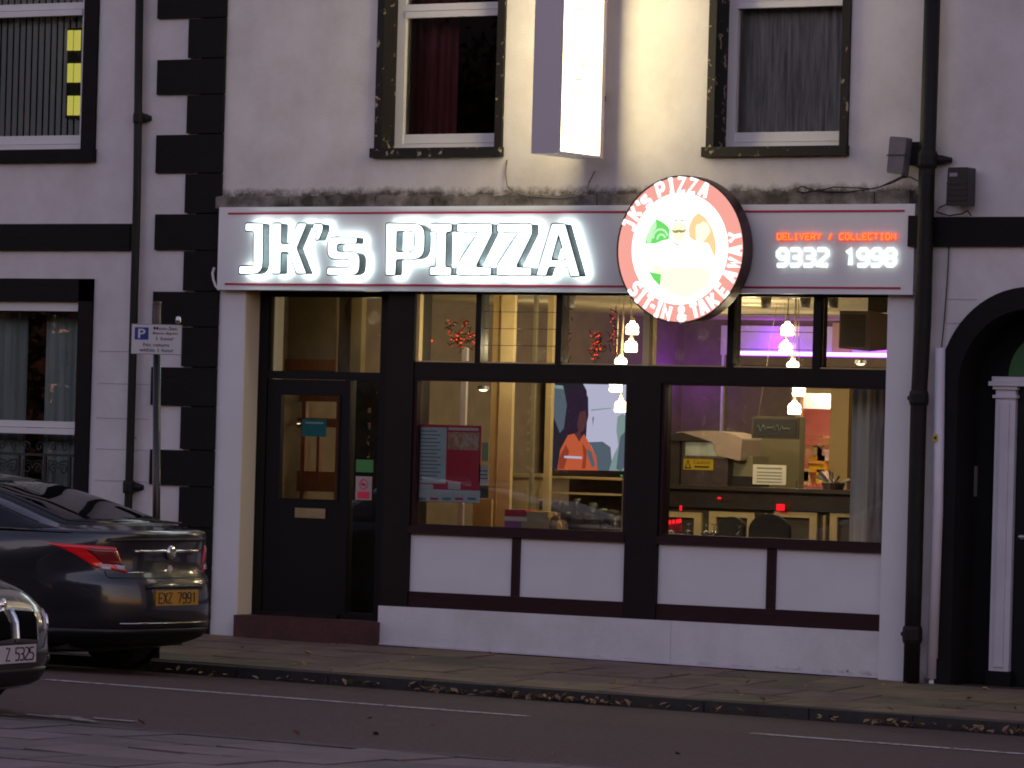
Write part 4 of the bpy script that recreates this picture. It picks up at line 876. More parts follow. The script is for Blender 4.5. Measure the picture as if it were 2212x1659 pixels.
scr([(.12, .86), (.2, .72), (.24, .8), (.18, .99), (.11, .99)], 'tv_orange_dark', .0050); scr([(.40, .7), (.46, .78), (.45, .98), (.40, .98), (.42, .85)], 'tv_orange_dark', .0050); scr([(.36, .36), (.43, .34), (.45, .45), (.42, .56), (.36, .6), (.33, .5)], 'tv_skin', .0040); scr([(.31, .6), (.37, .56), (.39, .64), (.36, .69)], 'tv_skin', .0048)
scr([(.18, .845), (.40, .85), (.40, .875), (.18, .87)], 'tv_lilac', .0055); scr([(.46, .76), (.52, .8), (.57, .95), (.53, .97), (.47, .84)], 'tv_grey', .0055)
scr([(.48, .69), (.66, .68), (.76, .74), (.78, .9), (.75, 1), (.6, 1), (.58, .84), (.52, .74)], 'tv_grey', .0025)
scr([(.84, .4), (.9, .36), (1, .42), (1, 1), (.74, 1), (.80, .84), (.86, .72), (.83, .55)], 'tv_pale', .002); scr([(.88, .62), (1, .5), (1, .9), (.9, 1), (.84, .98)], 'tv_grey', .003)
scr([(.36, 0), (1, 0), (1, .03), (.40, .03)], 'tv_dark', .003); scr([(.52, .42), (.54, .40), (.53, .52)], 'tv_grey', .003); scr([(.5, .33), (.75, .30), (.75, .31), (.5, .345)], 'tv_pale', .003)
scr([(.90, 1.045), (.925, 1.045), (.925, 1.06), (.90, 1.06)], 'tv_green', .001)
# glassware shelf under the television
gs = thing('glass_shelf', 'dark shelf unit crowded with glassware below the television', 'shelf')
a, b, c, d = rect(1190, 1034, 1346, 1180, 2.0)
MB().box(a, b, 2.3, 2.34, FL, d).build('back_board', 'dark_counter', gs); MB().box(a, b, 1.98, 2.3, d-.005, d+.015).build('top_shelf', 'gold_trim', gs)
zz = Z_(1270, 1066, 2.0); MB().box(a, b-.1, 1.98, 2.3, zz-.012, zz+.005).build('shelf_board', 'cream_paint', gs)
MB().hexa([(a, 1.8, Z_(1190, 1100, 1.8)), (b, 1.8, Z_(1340, 1170, 1.8)), (b, 1.8, Z_(1340, 1155, 1.8)), (a, 1.8, Z_(1190, 1082, 1.8)), (a, 2.1, Z_(1190, 1100, 1.8)), (b, 2.1, Z_(1340, 1170, 1.8)), (b, 2.1, Z_(1340, 1155, 1.8)), (a, 2.1, Z_(1190, 1082, 1.8))]).build('sloping_tray', 'dark_counter', gs)
rg = random.Random(2)
def goblet(parent, p, h=.12, r=.035, inv=False, name='glassware', m='clear_glass'):
    prof = [(0, 0), (r*.8, .002), (r*.75, .006), (.006, .012), (.005, h*.45), (r*.6, h*.55), (r, h*.75), (r*.85, h), (r*.8, h), (r*.93, h*.75), (.004, h*.56)]
    if inv: prof = [(a_, h-b_) for a_, b_ in prof]
    return MB().lathe(prof, p, 14).build(name, m, parent, smooth=True)
for i in range(16):
    q = at(1205+rg.random()*130, 1095+rg.random()*35, 1.7+rg.random()*.3); goblet(gs, (q.x, q.y, q.z-.06), rg.uniform(.1, .16), rg.uniform(.03, .045))
vb2 = thing('window_post', 'thin cream post at the right edge of the left shop window', 'post')
a, b, c, d = rect(1343, 1030, 1354, 1150, .3); MB().box(a, b, .3, .33, c, d).build('post_body', 'cream_paint', vb2)
# sill board inside both windows
sb = tag(MB().box(xA1+.01, pR0-.01, .245, .5, zSill-.03, zSill-.004).build('window_board', 'gold_trim'), 'narrow gold-brown inner sill board behind the shop windows', 'sill')
def on_sill(pxx, Y=.34): return (X_(pxx, 1150, Y), Y, zSill-.003)
for pxx, lab in ((1487, 'leftmost upturned wine glass standing alone on right window sill'), (1524, 'upturned wine glass on right window sill, left of the touching pair'), (1542, 'upturned wine glass on right window sill, right of the touching pair'), (1597, 'rightmost upturned wine glass on right window sill by dark chair')):
    t = thing('wine_glass', lab, 'glass', group='upturned wine glasses on the window sill'); goblet(t, on_sill(pxx), .115, .036, True, 'bowl')
t = thing('tea_light', 'small pale ball candle on right window sill left of the glasses', 'candle'); q = on_sill(1450); MB().lathe([(0, 0), (.022, .006), (.028, .025), (.02, .044), (0, .05)], q, 12).build('candle_body', 'plastic_white', t, True)
tl = thing('red_candles', 'row of small glowing red lights low behind the right window', 'lights')
for pxx, pyy in ((1434, 1128), (1440, 1126), (1447, 1128), (1455, 1127), (1463, 1126), (1469, 1125)):
    q = at(pxx, pyy, .9); MB().lathe([(0, -.02), (.011, -.015), (.014, 0), (.01, .015), (0, .02)], q, 8).build('red_light', 'led_red', tl); MB().lathe([(.012, -.09), (.016, -.09), (.016, -.02), (.012, -.02)], q, 8).build('holder', 'poster_red', tl)
# gift box and plush on the sill
gb = thing('gift_box', 'red, cream and violet box lying on the left window sill', 'box')
a, b, c, d = rect(1097, 1098, 1192, 1141, .32); c = zSill-.003; d = c+(Z_(1140, 1098, .32)-Z_(1140, 1142, .32))
MB().box(a, b, .28, .44, c, c+(d-c)*.66).build('carton', 'cream_gift', gb); MB().box(a-.004, a+(b-a)*.45, .275, .445, c+(d-c)*.66+.001, d).build('red_lid', 'red_gift', gb); MB().box(a+(b-a)*.46, b-.02, .29, .44, c+(d-c)*.66+.001, d-.01).build('window_lid', 'gold_trim', gb)
MB().box(a-.002, a+(b-a)*.36, .272, .279, c+.004, c+(d-c)*.4).build('violet_label', 'violet_print', gb); MB().box(a-.002, a+(b-a)*.5, .272, .279, c+(d-c)*.44, c+(d-c)*.64).build('white_band', 'paper', gb)
pt2 = thing('plush_toy', 'small tan soft toy slumped against the box on the left sill', 'toy'); q = Vector(on_sill(1201)); 
MB().lathe([(0, 0), (.045, .01), (.055, .05), (.04, .09), (0, .10)], q, 12).build('body', 'plush', pt2, True); MB().lathe([(0, .09), (.03, .1), (.036, .125), (.025, .15), (0, .158)], q, 12).build('head', 'plush', pt2, True)
for s in (-1, 1): MB().lathe([(0, -.014), (.014, 0), (0, .014)], (q.x+s*.027, q.y, q.z+.152), 8).build('ear', 'plush', pt2, True); MB().lathe([(0, -.02), (.02, 0), (0, .02)], (q.x+s*.04, q.y-.04, q.z+.022), 8).build('foot', 'plush', pt2, True)
# menu poster on the inside of the left window
YPs = YG+.02
po = thing('menu_poster', 'red and pale blue menu poster stuck inside the left shop window', 'poster')
def pr(x0, y0, x1, y1, m, dy, nm):
    a, b, c, d = rect(x0, y0, x1, y1, YPs); MB().box(a, b, YPs-dy, YPs-dy+.001, c, d).build(nm, m, po)
pr(899, 918, 1038, 1085, 'poster_red', 0, 'sheet'); pr(900, 923, 964, 1044, 'poster_blue', .0015, 'price_column')
for k in range(14): pr(904+(k % 3)*2, 930+k*8, 945+(k*7) % 14, 932.5+k*8, 'print_grey', .003, 'print_line')
pr(969, 924, 1034, 930, 'paper', .0015, 'heading'); pr(968, 934, 1035, 972, 'food_print', .0015, 'food_picture'); pr(898, 1058, 1037, 1084, 'poster_blue', .0015, 'offer_strip')
for k in range(5): pr(902+k*27, 1064, 922+k*27, 1072, 'paper', .003, 'offer_tile'); pr(902+k*27, 1075, 920+k*27, 1080, 'poster_red' if k % 2 else 'print_grey', .003, 'offer_tile')
pr(898, 1046, 936, 1057, 'paper', .0015, 'offer_tile'); pr(968, 1042, 995, 1057, 'paper', .0015, 'offer_tile')
def card(label, r4, m, lines=(), Y=YPs, nm='card', cat='notice', band=None):
    t = thing(nm, label, cat); a, b, c, d = rect(*r4, Y); MB().box(a, b, Y, Y+.002, c, d).build('sheet', m, t)
    for v0, v1, mm in lines: MB().box(a+(b-a)*.12, b-(b-a)*.12, Y-.0015, Y-.0005, c+(d-c)*v0, c+(d-c)*v1).build('print', mm, t)
    return t, a, b, c, d
card('pale green card beside the menu poster, topmost of three', (1041, 956, 1055, 996), 'paper_green')
card('white card beside the menu poster, middle of three', (1034, 1006, 1055, 1047), 'paper', [(.7, .75, 'print_black'), (.5, .55, 'print_black'), (.3, .35, 'print_black')])
card('dark card beside the menu poster, lowest of three', (1036, 1050, 1055, 1076), 'panel_brown')
# stickers on the door set
card('teal open card hanging behind the door glass', (653, 906, 705, 943), 'teal', [(.75, .85, 'poster_blue')], Y=YDR+.03, nm='door_card')
card('green sticker on the narrow side pane by the door', (769, 993, 806, 1020), 'green_sticker', Y=YDR-.008, nm='sticker', cat='sticker')
t, a, b, c, d = card('pink and red no smoking sticker below the green one', (768, 1029, 803, 1080), 'cloth_pink', [(.06, .36, 'poster_red')], Y=YDR-.008, nm='no_smoking_sticker', cat='sticker')
xm, zm, rr_ = (a+b)/2, c+(d-c)*.66, (d-c)*.23
poly(ell(xm, zm, rr_, n=24), YDR-.0105, YDR-.0095, [ell(xm, zm, rr_*.78, n=24)]).build('red_ring', ['poster_red']*3, t)
MB().hexa([(xm-rr_*.65, YDR-.0115, zm+rr_*.5), (xm-rr_*.5, YDR-.0115, zm+rr_*.65), (xm+rr_*.65, YDR-.0115, zm-rr_*.5), (xm+rr_*.5, YDR-.0115, zm-rr_*.65)]+[(xm-rr_*.65, YDR-.0108, zm+rr_*.5), (xm-rr_*.5, YDR-.0108, zm+rr_*.65), (xm+rr_*.65, YDR-.0108, zm-rr_*.5), (xm+rr_*.5, YDR-.0108, zm-rr_*.65)]).build('red_bar', 'poster_red', t)
MB().box(xm-rr_*.5, xm+rr_*.4, YDR-.0122, YDR-.0116, zm-.006, zm+.006).build('cigarette', 'print_black', t)
# counter
YC = 3.0
co = thing('bar_counter', 'dark bar counter with cream-framed panels behind the right window', 'counter')
cxa, cxb = X_(1400, 1060, YC), X_(1900, 1060, YC); ct = Z_(1640, 1053, YC); cb1 = Z_(1640, 1094, YC); cb2 = Z_(1640, 1101, YC)
MB().box(cxa, cxb, YC-.06, YC+.6, ct-.035, ct).build('worktop', 'dark_counter', co); MB().box(cxa, cxb, YC, YC+.5, cb1, ct-.036).build('upper_front', 'dark_counter', co)
MB().box(cxa, cxb, YC-.03, YC+.5, cb2, cb1-.001).build('ledge', 'print_black', co); MB().box(cxa, cxb, YC+.02, YC+.5, FL, cb2-.001).build('lower_front', 'panel_brown', co)
for x0, x1 in ((1427, 1516), (1533, 1631), (1673, 1766), (1794, 1880)):
    a, b = X_(x0, 1130, YC), X_(x1, 1130, YC); z1 = Z_((x0+x1)/2, 1106, YC); z0 = FL+.15; q = .075
    mb = MB(); mb.box(a, a+q, YC-.015, YC+.019, z0, z1); mb.box(b-q, b, YC-.015, YC+.019, z0, z1); mb.box(a+q, b-q, YC-.015, YC+.019, z1-.05, z1); mb.box(a+q, b-q, YC-.015, YC+.019, z0, z0+.05); mb.build('panel_moulding', 'cream_paint', co)
for x0 in (1653, 1780): a = X_(x0, 1130, YC); MB().box(a, a+.025, YC-.02, YC+.019, FL, cb2-.03).build('pilaster_strip', 'gold_trim', co)
for (u, v, w2_, h2_), lab in (((1678, 1089, 1695, 1103), 'square red lit switch on the bar counter front'), ((1551, 1074, 1558, 1078), 'tiny red light slit on the counter front left of centre'), ((1469, 1092, 1473, 1103), 'tiny red light on the far left of the counter front')):
    a, b, c, d = rect(u, v, w2_, h2_, YC-.06); tag(MB().box(a, b, YC-.068, YC-.0605, c, d).build('indicator_light', 'led_red'), lab, 'light')
# oven
YO = 3.35
ov = thing('pizza_oven', 'steel countertop oven with yellow caution sticker on the bar counter', 'oven')
a, b, c, d = rect(1472, 952, 1572, 1048, YO); c = ct+.001
MB().box(a, b, YO, YO+.5, c, d).build('body', 'oven_steel', ov)
a1, b1, c1, d1 = rect(1482, 955, 1566, 985, YO); MB().box(a1, b1, YO-.012, YO-.001, c1, d1).build('oven_window', 'curtain_grey', ov); MB().box(a1-.01, b1+.015, YO-.02, YO-.0125, c1-.02, c1-.004).build('door_handle', 'steel', ov)
a1, b1, c1, d1 = rect(1477, 990, 1541, 1015, YO); s_ = MB().box(a1, b1, YO-.006, YO-.001, c1, d1).build('caution_sticker', 'caution_yellow', ov)
poly([(a1+.015, c1+.012), (a1+.085, c1+.012), (a1+.05, d1-.012)], YO-.009, YO-.0065, [[(a1+.03, c1+.022), (a1+.07, c1+.022), (a1+.05, d1-.03)]]).build('warning_triangle', ['print_black']*3, s_)
text_mesh('caution_text', 'Caution', 'print_black', s_, a1+.11, b1-.03, c1+.055, d1-.02, YO-.008); MB().box(a1+.12, b1-.04, YO-.009, YO-.0065, c1+.022, c1+.036).build('small_print', 'print_black', s_)
a1, b1, c1, d1 = rect(1440, 940, 1470, 1048, YO); MB().box(a1, b1, YO-.02, YO+.4, ct+.001, d1).build('side_cabinet', 'dark_counter', ov)
poly([(X_(1448, 950, YO), Z_(1448, 952, YO)), (X_(1448, 936, YO), Z_(1448, 938, YO)), (X_(1480, 934, YO), Z_(1480, 934, YO)), (X_(1536, 952, YO), Z_(1536, 953, YO))], YO-.06, YO+.3).build('hood', ['dark_counter']*3, ov)
t = thing('cloth', 'pinkish cloth draped over the back of the steel oven', 'cloth')
pc = [(1486, 934), (1545, 931), (1590, 934), (1612, 940), (1630, 948), (1626, 997), (1600, 990), (1575, 985), (1566, 955), (1530, 950)]
poly(rnd([(at(a, b, YO+.2).x, at(a, b, YO+.2).z) for a, b in pc], .02), YO-.03+.0, YO+.35).build('drape', ['cloth_pink']*3, t); t.location = (0, .55, 0); t.location = (0, 0, 0)
t = thing('prep_cabinet', 'sage green cabinet on the counter between oven and notice', 'cabinet')
a, b, c, d = rect(1574, 985, 1625, 1048, YO+.1); MB().box(a, b, YO+.1, YO+.4, ct+.001+(d-ct)*.33, d).build('upper', 'sage', t); MB().box(a, b, YO+.08, YO+.42, ct+.001, ct+(d-ct)*.32).build('tray', 'print_black', t)
t = thing('tall_fridge', 'tall sage green fridge side behind the notice on the counter', 'fridge')
a, b, c, d = rect(1626, 900, 1727, 1048, YO+1.2); MB().box(a, b, YO+1.2, YO+1.3, FL, d).build('cabinet', 'sage', t); MB().box(a, b-.02, YO+1.185, YO+1.199, FL+.1, d-.6).build('door_panel', 'sage', t)
card('pink printed notice standing on the bar counter', (1626, 1004, 1698, 1047), 'paper', [(.78, .86, 'print_grey'), (.58, .64, 'print_grey'), (.42, .48, 'print_grey'), (.26, .32, 'print_grey'), (.1, .16, 'print_grey')], Y=YC+.03, nm='counter_notice')
hb = thing('hanging_board', 'dark chalkboard hung on two cords above the bar counter', 'board')
a, b, c, d = rect(1624, 901, 1725, 948, 2.6); MB().box(a, b, 2.6, 2.62, c, d).build('board', 'panel_brown', hb); MB().box(a+.02, b-.02, 2.595, 2.5995, c+.02, d-.02).build('chalk_field', 'print_black', hb)
MB().tube([(a+.06+(b-a-.14)*k/40, 2.592, (c+d)/2+.035*sin(k*1.1)*(.5+.5*sin(k*.31))) for k in range(41)], .003, 4).build('chalk_scribble', 'print_grey', hb)
MB().tube([(a+.06, 2.61, d), (a+.22, 2.61, H-.01)], .003, 5).build('cord', 'taupe_wall', hb); MB().tube([(b-.06, 2.61, d), (a+.30, 2.61, H-.01)], .003, 5).build('cord', 'taupe_wall', hb)
ut = thing('utensil_pot', 'pot of steel utensils and tongs at the right end of counter', 'utensils')
q = at(1800, 1056, YC+.15); MB().lathe([(0, 0), (.09, 0), (.11, .06), (.1, .07)], (q.x, q.y, ct), 14).build('pot', 'oven_steel', ut)
rg = random.Random(8)
for k in range(9):
    an = rg.uniform(-1.1, 1.1); L = rg.uniform(.12, .19); MB().tube([(q.x+.03*an, q.y, ct+.05), (q.x+.05*an+L*sin(an)*.9, q.y+rg.uniform(-.05, .05), ct+.05+L*cos(an)*.7)], [.006, .014], 6).build('utensil', 'steel', ut)
# chairs
for (x0, x1, y0, Yc), lab in (((1553, 1605, 1116, 1.7), 'smaller black round-backed chair behind the rightmost wine glass'), ((1617, 1704, 1110, 1.4), 'larger black round-backed chair before the bar counter')):
    t = thing('chair', lab, 'chair', group='black chairs before the bar counter'); a, b = X_(x0, 1135, Yc), X_(x1, 1135, Yc); zt2 = Z_((x0+x1)/2, y0, Yc); xm = (a+b)/2; hw = (b-a)/2; seat = FL+.46
    back = [(xm-hw, seat+.05)]+[(xm+hw*cos(k), zt2-hw*.75+hw*.75*sin(k)) for k in [pi-pi*i/16 for i in range(17)]]+[(xm+hw, seat+.05)]
    poly(back, Yc, Yc+.05).build('backrest', ['chair_black']*3, t); MB().box(xm-hw, xm+hw, Yc+.03, Yc+.5, seat-.03, seat+.04).build('seat', 'chair_black', t)
    for sx in (-1, 1):
        for sy in (.06, .45): MB().tube([(xm+sx*(hw-.03), Yc+sy, seat-.03), (xm+sx*(hw-.01), Yc+sy, FL)], .016, 6).build('leg', 'chair_black', t)
# speaker
spk = thing('loudspeaker', 'brown box loudspeaker hung from the ceiling behind the last transom', 'speaker')
Ys = .9; a, b, c, d = rect(1819, 672, 1890, 758, Ys)
mb = MB(); off = .13
v = [(a, Ys-.05, c+.02), (b, Ys-.09, c-.005), (b, Ys-.09, d-.0), (a, Ys-.05, d+.0), (a+.02, Ys+.2, c+.05), (b+.12, Ys+.12, c+.02), (b+.12, Ys+.12, d-.03), (a+.02, Ys+.2, d-.03)]
mb.hexa(v).build('cabinet', 'speaker_brown', spk)
for k in range(18):
    t_ = (k+.5)/18; z = c+.03+(d-c-.06)*t_; MB().hexa([(a+.012, Ys-.058, z-.003), (b-.05, Ys-.094, z-.003), (b-.05, Ys-.094, z+.004), (a+.012, Ys-.058, z+.004), (a+.012, Ys-.05, z-.003), (b-.05, Ys-.083, z-.003), (b-.05, Ys-.083, z+.004), (a+.012, Ys-.05, z+.004)]).build('grille_bar', 'panel_brown', spk)
a2, b2, c2_, d2_ = rect(1875, 640, 1910, 674, Ys); MB().box(a2, b2, Ys, Ys+.06, d-.01, H).build('ceiling_bracket', 'panel_brown', spk)
# curtain at right of window
t = thing('white_curtain', 'off-white curtain gathered at the right end of the right window', 'curtain')
curtain('fabric', 'curtain_white', t, X_(1838, 1000, .5), X_(1876, 1000, .5), zSill-.02, zTb1, .52, .028, .075)
t = thing('grey_curtain', 'grey sheer curtain edge against the right pilaster inside the window', 'curtain')
curtain('fabric', 'net_curtain', t, X_(1878, 1000, .5), X_(1925, 1000, .5), zSill-.02, zTb1, .47, .01, .06)
# pendant clusters
def pendant(label, lamps, Y, seed):
    t = thing('pendant_light', label, 'pendant light', group='clusters of five glass jar pendants')
    cxp = sum(at(a, b, Y).x for a, b in lamps)/len(lamps)
    MB().lathe([(0, 0), (.13, 0), (.13, -.03), (0, -.03)], (cxp, Y+.02, H-.001), 20).build('ceiling_rose', 'steel', t)
    for i, (a, b) in enumerate(lamps):
        yy = Y+(i % 3-1)*.07; q = at(a, b, yy); pr_ = [(0, -.052), (.052, -.05), (.058, -.03), (.052, -.005), (.057, .012), (.045, .038), (.022, .05), (.02, .066), (0, .07)]
        MB().lathe(pr_, q, 16).build('glass_shade', 'lamp_warm', t, True)
        MB().lathe([(.022, .0705), (.018, .09), (.006, .1), (0, .1)], q, 10).build('cap', 'brass', t); MB().tube([(q.x, q.y, q.z+.1), (q.x*.75+cxp*.25, q.y, H-.031)], .004, 5).build('cord', 'brass', t)
pendant('cluster of five glowing jar pendants hanging at the middle post', [(1366, 710), (1363, 748), (1341, 784), (1330, 834), (1341, 878)], 1.0, 1)
pendant('cluster of five glowing jar pendants hanging in the right window', [(1701, 712), (1697, 752), (1713, 792), (1726, 843), (1716, 882)], 1.0, 2)
for (a, b), Y, lab in (((1859, 785), 5., 'oval ceiling downlight glowing under the violet cove'), ((1571, 657), .9, 'small bright downlight just under the round sign'), ((1044, 841), 1.6, 'small bright lamp high behind the left shop window'), ((645, 914), 1.0, 'tiny bright lamp seen through the door glass')):
    q = at(a, b, Y); s_ = 1 if a != 645 else .45; t = thing('downlight', lab, 'light'); MB().lathe([(0, -.018*s_), (.03*s_, -.014*s_), (.045*s_, 0), (.03*s_, .02*s_), (0, .025*s_)], q, 16).build('lamp', 'downlight', t, True); MB().lathe([(.047*s_, -.004), (.055*s_, -.002), (.055*s_, .03*s_), (0, .032*s_)], q, 16).build('housing', 'steel', t)
for pxx, pyy, lab in ((1233, 651, 'grey cylinder spotlight on the ceiling behind the third transom pane'), (1655, 652, 'grey cylinder spotlight on the ceiling left of the right pendants'), (1740, 648, 'grey cylinder spotlight on the ceiling right of the right pendants'), (1800, 645, 'grey cylinder spotlight on the ceiling above the loudspeaker')):
    q = at(pxx, pyy, .8); t = thing('ceiling_spotlight', lab, 'spotlight', group='grey ceiling spotlights'); MB().lathe([(0, -.055), (.04, -.055), (.048, .05), (0, .05)], (q.x, q.y, min(q.z, H-.06)), 14).build('can', 'grey_plastic', t, True); MB().box(q.x-.02, q.x+.02, q.y-.02, q.y+.02, min(q.z, H-.06)+.05, H-.001).build('stem', 'grey_plastic', t)
# red glowing specks put among tinsel behind the transoms
mat('tinsel', (.12, .02, .012), .35, metal=.4)
rg = random.Random(14)
for lab, (x0, y0, x1, y1, n), Y in (('red glowing specks clustered in the first transom pane', (968, 692, 1024, 750, 60), .6), ('narrow run of red specks beside the third transom pane', (1213, 670, 1226, 782, 36), .4), ('patch of red specks near the middle pendant lamps', (1276, 716, 1298, 775, 40), .5), ('faint red specks left of the pendant cords', (1318, 668, 1330, 765, 20), .5)):
    t = thing('red_specks', lab, 'fairy lights'); mb = MB(); m2 = MB()
    for k in range(n):
        u = rg.gauss(.55, .32); v = rg.gauss(.5, .3); q = at(x0+(x1-x0)*min(1, max(0, u)), y0+(y1-y0)*min(1, max(0, v)), Y); s = rg.uniform(.002, .007)
        mb.lathe([(0, -s), (s, 0), (0, s)], q, 5)
        a = rg.uniform(0, pi); L = rg.uniform(.015, .04); d_ = Vector((cos(a), rg.uniform(-.3, .3), sin(a)))*L; e_ = Vector((-sin(a), 0, cos(a)))*.004; q2 = q+Vector((rg.uniform(-.04, .04), .01, rg.uniform(-.04, .04)))
        m2.add([q2-d_-e_, q2+d_-e_, q2+d_+e_, q2-d_+e_], [(0, 1, 2, 3)])
    mb.build('speck_cluster', 'speck_red', t)['kind'] = 'stuff'; m2.build('tinsel', 'tinsel', t)['kind'] = 'stuff'
q = at(932, 736, .6); tag(MB().lathe([(0, -.012), (.014, 0), (0, .012)], q, 8).build('red_speck', 'speck_red'), 'single red glowing speck in the dark part of the first transom pane', 'light')
# pendants' and cove's own light, plus unseen fill lights added for brightness
def plight(x, y, z, e, col=(1, .78, .45), r=.06, nm='lamp_and_fill'):
    l_ = bpy.data.lights.new(nm, 'POINT'); l_.energy = e*.5; l_.color = col; l_.shadow_soft_size = r; o = bpy.data.objects.new(nm, l_); o.location = (x, y, z); C.objects.link(o)
c1_ = at(1345, 800, 1.0); c2_ = at(1708, 800, 1.0)
plight(c1_.x+.15, .9, 2.3, 26); plight(c2_.x+.15, .9, 2.3, 26)
plight(-1.0, 4.5, H-.45, 30); plight(-.2, 5.4, H-.5, 12); plight(-1.3, 6.0, 1.9, 16); plight(-1.4, 5.6, H-.22, 9); plight(.3, 3.6, H-.22, 11); plight(.9, 2.4, H-.4, 34); plight(1.5, 5.2, H-.45, 22); plight(-1.9, .62, H-.25, 2); plight(-.3, .5, H-.5, 20); plight(-1.6, 3.0, H-.5, 10)  # added warm fills with no fixture, brighten ceiling, walls and posts
plight(XI0+.22, YB-.40, 2.5, 6.5, (.30, .03, 1), .1, 'violet_lamp')
plight(kx0+.0, YB+.7, H-.5, 70, (1, .85, .6))  # added fill brightening the kitchen, no fixture
for k in range(3): plight(cx0_+.4+k*1.2, YB-.18, lz+.12, 5.5, (.30, .012, 1), .1, 'violet_lamp')

# ---------------------------------------------------------------- cars
mat('car_dark', (.018, .017, .022), .28, metal=.3, coat=1., spec=.5); mat('car_trim', (.006, .006, .007), .4); mat('tyre', (.008, .008, .008), .85); mat('grille_black', (.004, .004, .004), .95, spec=.05); mat('alloy', (.25, .25, .26), .35, metal=.9)
mat('lamp_red', (.85, .010, .016), .12, coat=1.); mat('lamp_red_dark', (.20, .006, .010), .12, coat=1.); mat('lamp_clear', (.45, .40, .45), .1, coat=1.); mat('chrome', (.75, .75, .75), .08, metal=1.)
mat('plate_yellow', (.48, .24, .015), .3); mat('plate_white', (.50, .48, .50), .35); mat('car_grey', (.045, .042, .042), .25, metal=.5, coat=1.)
def itp(tab, z):
    if z <= tab[0][0]: return tab[0][1]
    for (a, u), (b, v) in zip(tab, tab[1:]):
        if z <= b:
            t = (z-a)/(b-a); return u+(v-u)*t
    return tab[-1][1]
class Car:
    """body from horizontal slices; local +x is the end facing +X of the place, z from the ground"""
    def __init__(s, endA, endB, wid, nA=3.2): s.A, s.B, s.W, s.n = endA, endB, wid, nA
    def pos(s, th, z):      # th=0 is end A centre, +pi/2 is the +y side, pi is end B
        xa, xb, w_ = itp(s.A, z), itp(s.B, z), itp(s.W, z); xc = (xa+xb)/2; a = (xa-xb)/2
        cx_, sy_ = cos(th), sin(th); e = 2/s.n
        return Vector((xc+a*math.copysign(abs(cx_)**e, cx_), w_*math.copysign(abs(sy_)**e, sy_), z))
    def off(s, th, z, d):
        p = s.pos(th, z); a = s.pos(th+.01, z)-s.pos(th-.01, z); b = s.pos(th, z+.01)-s.pos(th, z-.01); nn = a.cross(b)
        nn = nn.normalized() if nn.length > 1e-9 else Vector((0, 0, 1)); return p+nn*d
    def thy(s, y, z, front=True):     # slice angle whose y is given
        w_ = itp(s.W, z); k = max(-1, min(1, y/w_)); t = math.asin(abs(k)**(s.n/2)); t = math.copysign(t, k); return t
    def body(s, m, parent, zs, N=96):
        mb = MB()
        for z in zs:
            for i in range(N): mb.v.append(tuple(s.pos(2*pi*i/N, z)))
        for j in range(len(zs)-1):
            for i in range(N): mb.f.append((j*N+i, j*N+(i+1) % N, (j+1)*N+(i+1) % N, (j+1)*N+i)); mb.mi.append(0)
        mb.f.append(tuple(range(N))[::-1]); mb.mi.append(0); e = (len(zs)-1)*N; mb.f.append(tuple(e+i for i in range(N))); mb.mi.append(0)
        return mb.build('body', m, parent, smooth=True)
    def patch(s, name, m, parent, c4, d=.006, nu=14, nv=8, mode='y', th=.01):
        """c4: four (y or theta, z) corners, bottom-left first, counter-clockwise"""
        mb = MB()
        for lay in (d, d-th):
            for j in range(nv+1):
                for i in range(nu+1):
                    u, v = i/nu, j/nv; a = [c4[0][k]*(1-u)*(1-v)+c4[1][k]*u*(1-v)+c4[2][k]*u*v+c4[3][k]*(1-u)*v for k in (0, 1)]
                    t = s.thy(a[0], a[1]) if mode == 'y' else a[0]; mb.v.append(tuple(s.off(t, a[1], lay)))
        n = (nu+1)
        for j in range(nv):
            for i in range(nu): q = j*n+i; mb.f.append((q, q+1, q+n+1, q+n)); mb.mi.append(0)
        o2 = (nu+1)*(nv+1); rim = [j*n for j in range(nv)]+[nv*n+i for i in range(nu)]+[(nv-j)*n+nu for j in range(nv)]+[nu-i for i in range(nu)]
        for a, b in zip(rim, rim[1:]+rim[:1]): mb.f.append((a, b, b+o2, a+o2)); mb.mi.append(0)
        return mb.build(name, m, parent, smooth=True)
def wheel(parent, x, y, r=.33, w_=.21, side=1):
    wh = thing_part('wheel', parent)
    MB().lathe([(r*.62, -w_/2), (r*.95, -w_/2), (r, -w_/2+.03), (r, w_/2-.03), (r*.95, w_/2), (r*.62, w_/2)], (x, y, r), 28, 'y').build('tyre', 'tyre', wh, True)
    MB().lathe([(0, -w_*.4), (r*.63, -w_*.42), (r*.63, w_*.42), (0, w_*.4)], (x, y, r), 28, 'y').build('rim', 'alloy', wh)
    for k in range(5):
        a = 2*pi*k/5; MB().tube([(x, y+side*w_*.45, r), (x+cos(a)*r*.6, y+side*w_*.45, r+sin(a)*r*.6)], .025, 6).build('spoke', 'alloy', wh)
def plate(car, parent, y0, y1, z0, z1, text, m, xo=.012, nm='number_plate', frame='car_trim'):
    zc = (z0+z1)/2; xp = max(car.pos(car.thy(y, z), z).x for y in ((y0+y1)/2,) for z in (z0, zc, z1))+xo
    p = MB().box(xp-.012, xp, y0, y1, z0, z1).build(nm, m, parent)
    MB().box(xp-.02, xp-.0125, y0-.012, y1+.012, z0-.035, z1+.012).build('plate_frame', frame, p)
    n = len(text); wd = (y1-y0)*.9/n
    items = []
    for i, ch in enumerate(text):
        def fn(u, v, i=i): return (xp+.001, y0+(y1-y0)*.05+wd*i+wd*.1+wd*.74*u/4, z0+(z1-z0)*(.16+.68*v/6))
        items.append((ch, fn))
    k = text.rindex(' ')
    for part_ in (items[:k], items[k+1:]): strokes('characters', part_, .0055, 'print_black', p)
    return xp
